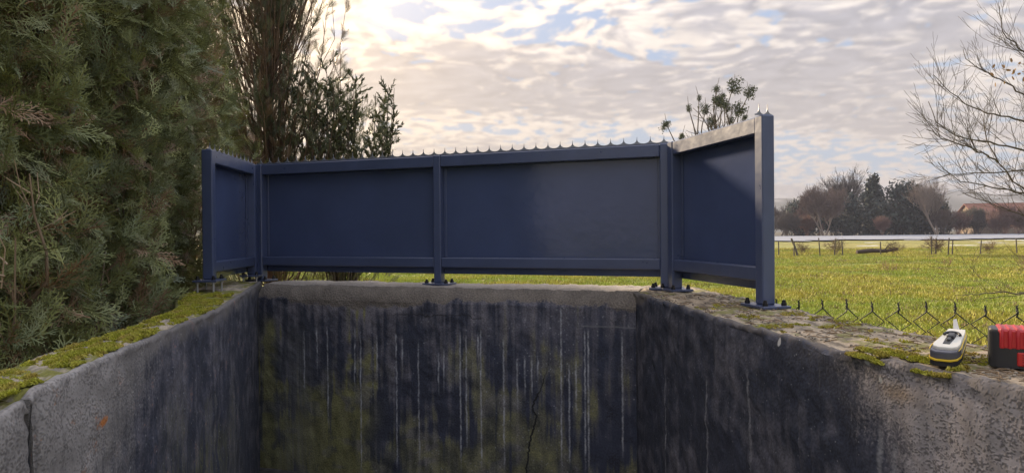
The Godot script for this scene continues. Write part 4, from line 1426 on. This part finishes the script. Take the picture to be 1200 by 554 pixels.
	for k in 1300:
		var a := r_.randf() * TAU
		var rr := sqrt(r_.randf()) * 0.50
		var q := Vector3(cos(a) * rr - 0.06, r_.randf_range(0.9, 2.66) - rr * 0.5, sin(a) * rr)
		sp2.append(facing(q, Vector3(r_.randf_range(-1, 1) * 0.6, 1.0, r_.randf_range(-1, 1) * 0.6) + Vector3(cos(a), 0, sin(a)) * 0.5, r_.randf() * TAU, r_.randf_range(0.35, 0.75)))
		var g := r_.randf_range(0.7, 1.3)
		st2.append(Color(0.12 * g, 0.13 * g, 0.065 * g))
	many("foliage", M.fronds[2], M.leaf, sp2, st2, s)

	chain_link()


func MB_tube(pts: Array, rad: Array) -> ArrayMesh:
	var b := MB.new()
	b.tube(pts, rad, 6)
	return b.mesh()


func chain_link() -> void:
	var a := Vector2(1.03, -2.66)
	var b := Vector2(1.95, -1.93)
	var o := thing("chain_link_fence", "dark chain-link mesh with twisted top barbs just beyond the right wall", "fence", Vector3(a.x, 0, a.y))
	var d := (b - a).normalized()
	o.basis = Basis(Vector3(d.x, 0, d.y), Vector3.UP, Vector3(-d.y, 0, d.x))
	var pitch := 0.042
	var n := int(a.distance_to(b) / pitch)
	for k in n:
		var pts := []
		var rad := []
		var x := (k + 0.5) * pitch
		var top := 1.052 + 0.03 * float(k) / n + 0.006 * sin(k * 2.3)
		var rows := 16
		# the twist at the top, then the zigzag down
		for j in 3:
			pts.append(Vector3(x + (-0.5 if k % 2 == 0 else 0.5) * pitch + 0.003 * (1.0 if j % 2 == 0 else -1.0), top + 0.004 - j * 0.010, 0.003 * (j - 1)))
			rad.append(0.0019)
		for r in rows:
			var s := -1.0 if (r + k) % 2 == 0 else 1.0
			pts.append(Vector3(x + s * pitch * 0.5 - s * 0.0015 + rng_at(k * 13 + r, -0.002, 0.002), top - 0.026 - r * 0.033, 0.0022 * s))
			rad.append(0.0024)
		if k % 2 == 1:
			part("wire", MB_tube(pts, rad), M.wire, o)
			continue
		part("wire", MB_tube(pts, rad), M.wire, o)
		# the barb of the neighbour's turn
		var tw := MB.new()
		tw.tube([Vector3(x - pitch * 0.5 - 0.002, top - 0.028, -0.002), Vector3(x - pitch * 0.5 + 0.003, top - 0.012, 0.002), Vector3(x - pitch * 0.5 - 0.002, top + 0.010, 0.0)], [0.0028, 0.0028, 0.0022], 6)
		part("barb", tw.mesh(), M.wire, o)
	var p := MB.new()
	p.tube([Vector3.ZERO, Vector3(0, 1.12, 0)], [0.019, 0.019], 12)
	part("post", p.mesh(), M.wire, o, Vector3(n * pitch + 0.02, 0, 0))
	var sw := MB.new()
	sw.tube([Vector3(0, 0.60, 0.004), Vector3(n * pitch, 0.62, 0.004)], [0.0018, 0.0018], 6)
	part("tension_wire", sw.mesh(), M.wire, o)


# ------------------------------------------------------------------ small things
func slab(b: MB, outline: Array, y0: float, y1: float, bev: float, col := Color.WHITE) -> void:
	# a plate with rounded upper edge from an outline in x and z
	var n := outline.size()
	var c := Vector2.ZERO
	for p in outline:
		c += p / n
	var lay := [[0.0, y0], [0.0, y1 - bev], [bev * 0.3, y1 - bev * 0.3], [bev, y1]]
	var first := b.v.size()
	for l in lay:
		for p in outline:
			var q: Vector2 = p + (c - p).normalized() * l[0]
			b.vert(Vector3(q.x, l[1], q.y), Vector3((p - c).normalized().x, 1.2 * float(l[0]) / bev, (p - c).normalized().y).normalized(), Vector2.ZERO, col)
	for l in 3:
		for k in n:
			var a := first + l * n + k
			var d := first + l * n + (k + 1) % n
			b.tri(a, d, a + n)
			b.tri(d, d + n, a + n)
	var top := []
	var bot := []
	for k in n:
		top.append(b.v[first + 3 * n + k])
		bot.append(b.v[first + k])
	b.poly(top, Vector3.UP, col)
	b.poly(bot, Vector3.DOWN, col)


func build_small() -> void:
	moss()
	# utility knife: +z is its blunt end towards the camera
	var o := thing("utility_knife", "grey and yellow edged folding utility knife lying on the right wall", "knife", Vector3(0.937, W + 0.010, -1.458))
	o.rotation = Vector3(0.075, -0.70, 0)
	o.scale = Vector3(1.0, 1.0, 1.14)
	var shell := [Vector2(-0.018, -0.095), Vector2(0.016, -0.095), Vector2(0.020, -0.06), Vector2(0.024, 0.0), Vector2(0.027, 0.06), Vector2(0.024, 0.085), Vector2(0.014, 0.097), Vector2(-0.012, 0.097), Vector2(-0.023, 0.085), Vector2(-0.026, 0.06), Vector2(-0.022, 0.0), Vector2(-0.020, -0.06)]
	var big := []
	var inner := []
	for p in shell:
		big.append(p * 1.05)
		inner.append(Vector2(p.x * 0.93, p.y * 0.90 - 0.010))
	var b := MB.new()
	slab(b, shell, 0.0, 0.012, 0.002)
	part("lower_grip", b.mesh(), flat(0.022, 0.022, 0.026, 0.6), o)
	b = MB.new()
	slab(b, big, 0.0115, 0.0145, 0.0012)
	part("yellow_seam", b.mesh(), flat(0.62, 0.42, 0.02, 0.45), o)
	b = MB.new()
	slab(b, shell, 0.015, 0.029, 0.003)
	part("body", b.mesh(), flat(0.075, 0.075, 0.10, 0.5), o)
	b = MB.new()
	slab(b, inner, 0.029, 0.0345, 0.003)
	part("metal_shell", b.mesh(), flat(0.62, 0.60, 0.54, 0.42, 0.15), o)
	for s in [-1.0, 1.0]:
		b = MB.new()
		b.tube([Vector3(0.0255 * s, 0.0285, 0.075), Vector3(0.0268 * s, 0.0290, 0.05), Vector3(0.0235 * s, 0.0295, 0.0), Vector3(0.020 * s, 0.0295, -0.06), Vector3(0.016 * s, 0.0290, -0.092)], [0.001, 0.0013, 0.0013, 0.0013, 0.0008], 8)
		part("yellow_edge", b.mesh(), flat(0.62, 0.42, 0.02, 0.45), o)
		b = MB.new()
		slab(b, [Vector2(0.0262 * s, 0.05), Vector2(0.0225 * s, 0.0), Vector2(0.0195 * s, -0.07), Vector2(0.0212 * s, -0.07), Vector2(0.0245 * s, 0.0), Vector2(0.0282 * s, 0.05)], 0.017, 0.028, 0.0008)
		part("side_plate", b.mesh(), flat(0.50, 0.47, 0.40, 0.4, 0.25), o)
	b = MB.new()
	slab(b, [Vector2(-0.006, -0.055), Vector2(0.006, -0.055), Vector2(0.008, 0.0), Vector2(0.006, 0.05), Vector2(-0.006, 0.05), Vector2(-0.008, 0.0)], 0.034, 0.0355, 0.0005)
	part("slot", b.mesh(), flat(0.012, 0.012, 0.014, 0.5), o)
	b = MB.new()
	var ringp := []
	for k in 15:
		var an := PI * 0.05 + PI * 0.9 * k / 14.0
		ringp.append(Vector3(cos(an) * 0.015, 0.0365 + sin(an) * 0.004, -0.022 - sin(an) * 0.012))
	var rr := []
	rr.resize(15)
	rr.fill(0.0030)
	b.tube(ringp, rr, 8)
	b.box(Vector3(0, 0.038, -0.012), Vector3(0.013, 0.008, 0.030), 0.002)
	b.box(Vector3(0, 0.037, 0.016), Vector3(0.007, 0.005, 0.022), 0.0015)
	part("slider", b.mesh(), flat(0.018, 0.018, 0.020, 0.4), o)
	b = MB.new()
	b.poly([Vector3(-0.007, 0.026, -0.085), Vector3(0.007, 0.026, -0.085), Vector3(-0.004, 0.054, -0.112), Vector3(-0.010, 0.052, -0.109)], Vector3(0, 0.6, 0.8))
	b.poly([Vector3(-0.007, 0.025, -0.086), Vector3(0.007, 0.025, -0.086), Vector3(-0.004, 0.053, -0.113), Vector3(-0.010, 0.051, -0.110)], Vector3(0, -0.6, -0.8))
	part("blade_lever", b.mesh(), flat(0.62, 0.60, 0.55, 0.4, 0.1), o)

	# red and black tool
	var q := thing("power_tool_battery", "black and red ribbed battery case cut off by the right picture edge", "battery", Vector3(1.047, W + 0.004, -1.345))
	q.rotation.y = -0.55
	b = MB.new()
	var prof := []
	for k in 7:
		var an := PI * 0.5 * k / 6.0
		prof.append(Vector2(-0.088 + 0.016 * (1.0 - sin(an)), 0.0425 - 0.016 * (1.0 - cos(an))))
	for k in 7:
		var an := PI * 0.5 * k / 6.0
		prof.append(Vector2(-0.088 + 0.016 * (1.0 - cos(an)), -0.0425 + 0.016 * (1.0 - sin(an))))
	prof.append(Vector2(0.088, -0.0425))
	prof.append(Vector2(0.088, 0.0425))
	slab(b, prof, 0.0, 0.074, 0.006)
	part("case", b.mesh(), flat(0.020, 0.020, 0.023, 0.45), q)
	b = MB.new()
	b.box(Vector3(0.005, 0.056, 0.0), Vector3(0.162, 0.040, 0.087), 0.004)
	part("red_cover", b.mesh(), flat(0.42, 0.014, 0.022, 0.38), q)
	for k in 12:
		b = MB.new()
		var x := -0.069 + k * 0.0128
		b.tube([Vector3(x, 0.0385, 0.0425), Vector3(x, 0.060, 0.0430), Vector3(x, 0.0725, 0.0415), Vector3(x, 0.0755, 0.036), Vector3(x, 0.0755, -0.03)], [0.0034, 0.0040, 0.0040, 0.0036, 0.003], 8)
		part("rib", b.mesh(), flat_shared("rib", 0.40, 0.014, 0.022, 0.36), q)
	b = MB.new()
	b.box(Vector3(-0.020, 0.0185, 0.0425), Vector3(0.050, 0.027, 0.006), 0.002)
	var lat := part("latch", b.mesh(), flat(0.46, 0.02, 0.02, 0.4), q)
	for k in 5:
		part("latch_groove", box_mesh(Vector3(0.034, 0.0016, 0.003), 0.0004), flat_shared("groove", 0.16, 0.008, 0.008, 0.5), lat, Vector3(-0.020, 0.0095 + k * 0.0045, 0.0448))


func flat_shared(key: String, r: float, g: float, b: float, rough: float) -> StandardMaterial3D:
	if not M.has(key):
		M[key] = flat(r, g, b, rough)
	return M[key]


func litter() -> void:
	# dead needles, chips of twig and grit on the right wall's top
	var r_ := RandomNumberGenerator.new()
	r_.seed = 818
	var b := MB.new()
	b.tube([Vector3(0, 0, -0.012), Vector3(0.002, 0.0015, 0), Vector3(0, 0, 0.013)], [0.0009, 0.0012, 0.0006], 4)
	var twig := b.mesh()
	var c := MB.new()
	c.box(Vector3.ZERO, Vector3(0.006, 0.004, 0.005), 0.0015)
	var chip := c.mesh()
	var where := [[], []]
	var tint := [[], []]
	for k in 2600:
		var u := r_.randf_range(0.5, 2.9)
		var w := lerpf(0.015, 0.34, r_.randf())
		if n_mid.get_noise_2d(u * 0.6 + 20.0, w * 0.8) < -0.05:
			continue
		var at := u
		var i := 0
		while i < RIGHT.size() - 2 and at > RIGHT[i].distance_to(RIGHT[i + 1]):
			at -= RIGHT[i].distance_to(RIGHT[i + 1])
			i += 1
		var d: Vector2 = (RIGHT[i + 1] - RIGHT[i]).normalized()
		var p: Vector2 = RIGHT[i] + d * at + Vector2(d.y, -d.x) * w
		var v := 0 if r_.randf() < 0.55 else 1
		var bs := Basis(Vector3.UP, r_.randf() * TAU) * Basis(Vector3.RIGHT, r_.randf_range(-0.2, 0.2))
		where[v].append(Transform3D(bs.scaled_local(Vector3.ONE * r_.randf_range(0.5, 1.4)), Vector3(p.x, W + r_.randf_range(-0.001, 0.003), p.y)))
		var g := r_.randf_range(0.5, 1.3)
		tint[v].append(Color(0.21 * g, 0.145 * g, 0.085 * g) if v == 0 else Color(0.24 * g, 0.21 * g, 0.17 * g))
	tag(many("needle_litter", twig, M.bark, where[0], tint[0], self), "brown dead needles and twig chips strewn over the right wall's top", "litter")
	tag(many("grit", chip, M.bark, where[1], tint[1], self), "loose crumbs of concrete grit on the right wall's top", "grit")


func moss() -> void:
	litter()
	var r_ := RandomNumberGenerator.new()
	r_.seed = 616
	var b := MB.new()
	for k in 14:
		var d := Vector3(r_.randf_range(-1, 1), r_.randf_range(0.4, 1.3), r_.randf_range(-1, 1)).normalized()
		var p := Vector3(r_.randf_range(-1, 1), 0, r_.randf_range(-1, 1)) * 0.006
		b.sliver(p, p + d * r_.randf_range(0.006, 0.012), 0.0012, 0.0016, d.cross(Vector3(r_.randfn(), r_.randfn(), r_.randfn())).normalized(), Color(0.7, 0.7, 0.7), Color(1.2, 1.2, 1.1))
	var tuft := b.mesh()
	var specs := [
		["moss_carpet", "yellow-green moss carpet along the left wall's top", LEFT, -1.0, 0.9, 3.9, 0.035, 0.22, 26000, W + 0.003, 0],
		["moss_cushion", "moss cushions on the right wall's rim beside the knife", RIGHT, 1.0, 1.90, 2.14, -0.008, 0.07, 2600, W, 1],
		["moss_speckle", "thin mossy growth scattered over the right wall's top", RIGHT, 1.0, 0.9, 2.9, 0.03, 0.33, 5200, W - 0.002, 2]]
	for s in specs:
		var pts: Array = s[2]
		var where := []
		var tint := []
		for k in int(s[8]):
			var u := r_.randf_range(s[4], s[5])
			var w := lerpf(s[6], s[7], pow(r_.randf(), 1.6) if s[10] == 1 else r_.randf())
			var f := n_lo.get_noise_2d(u * 1.6 + 8.0 * s[10], w * 2.0) + 0.8 * n_mid.get_noise_2d(u * 1.3, w * 1.3 + 4.0 * s[10])
			var limit: float = [0.06 - (w - 0.09) * 2.2, -0.04, 0.36][s[10]]
			if f < limit:
				continue
			var at := u
			var i := 0
			while i < pts.size() - 2 and at > pts[i].distance_to(pts[i + 1]):
				at -= pts[i].distance_to(pts[i + 1])
				i += 1
			var d: Vector2 = (pts[i + 1] - pts[i]).normalized()
			var p2: Vector2 = pts[i] + d * at + Vector2(d.y, -d.x) * s[3] * w * (left_width(u) if s[10] == 0 else 1.0)
			var mound := clampf(f - limit, 0.0, 0.4) * (0.016 if s[10] != 2 else 0.006)
			var pos := Vector3(p2.x, s[9] + mound - 0.003 - (0.012 if w < 0.015 else 0.0), p2.y)
			where.append(Transform3D(Basis(Vector3.UP, r_.randf() * TAU).scaled(Vector3.ONE * r_.randf_range(0.45, 1.15)), pos))
			var g := r_.randf_range(0.7, 1.3)
			var c := Color(0.335, 0.335, 0.030).lerp(Color(0.40, 0.30, 0.08), clampf(n_mid.get_noise_2d(u * 0.8 + 3.0, w * 2.0) * 1.2 + [0.15, 0.25, 0.4][s[10]] + r_.randf_range(-0.15, 0.15), 0.0, 0.9))
			tint.append(Color(c.r * g, c.g * g, c.b * g))
		tag(many(s[0], tuft, M.grass, where, tint, self), s[1], "moss")
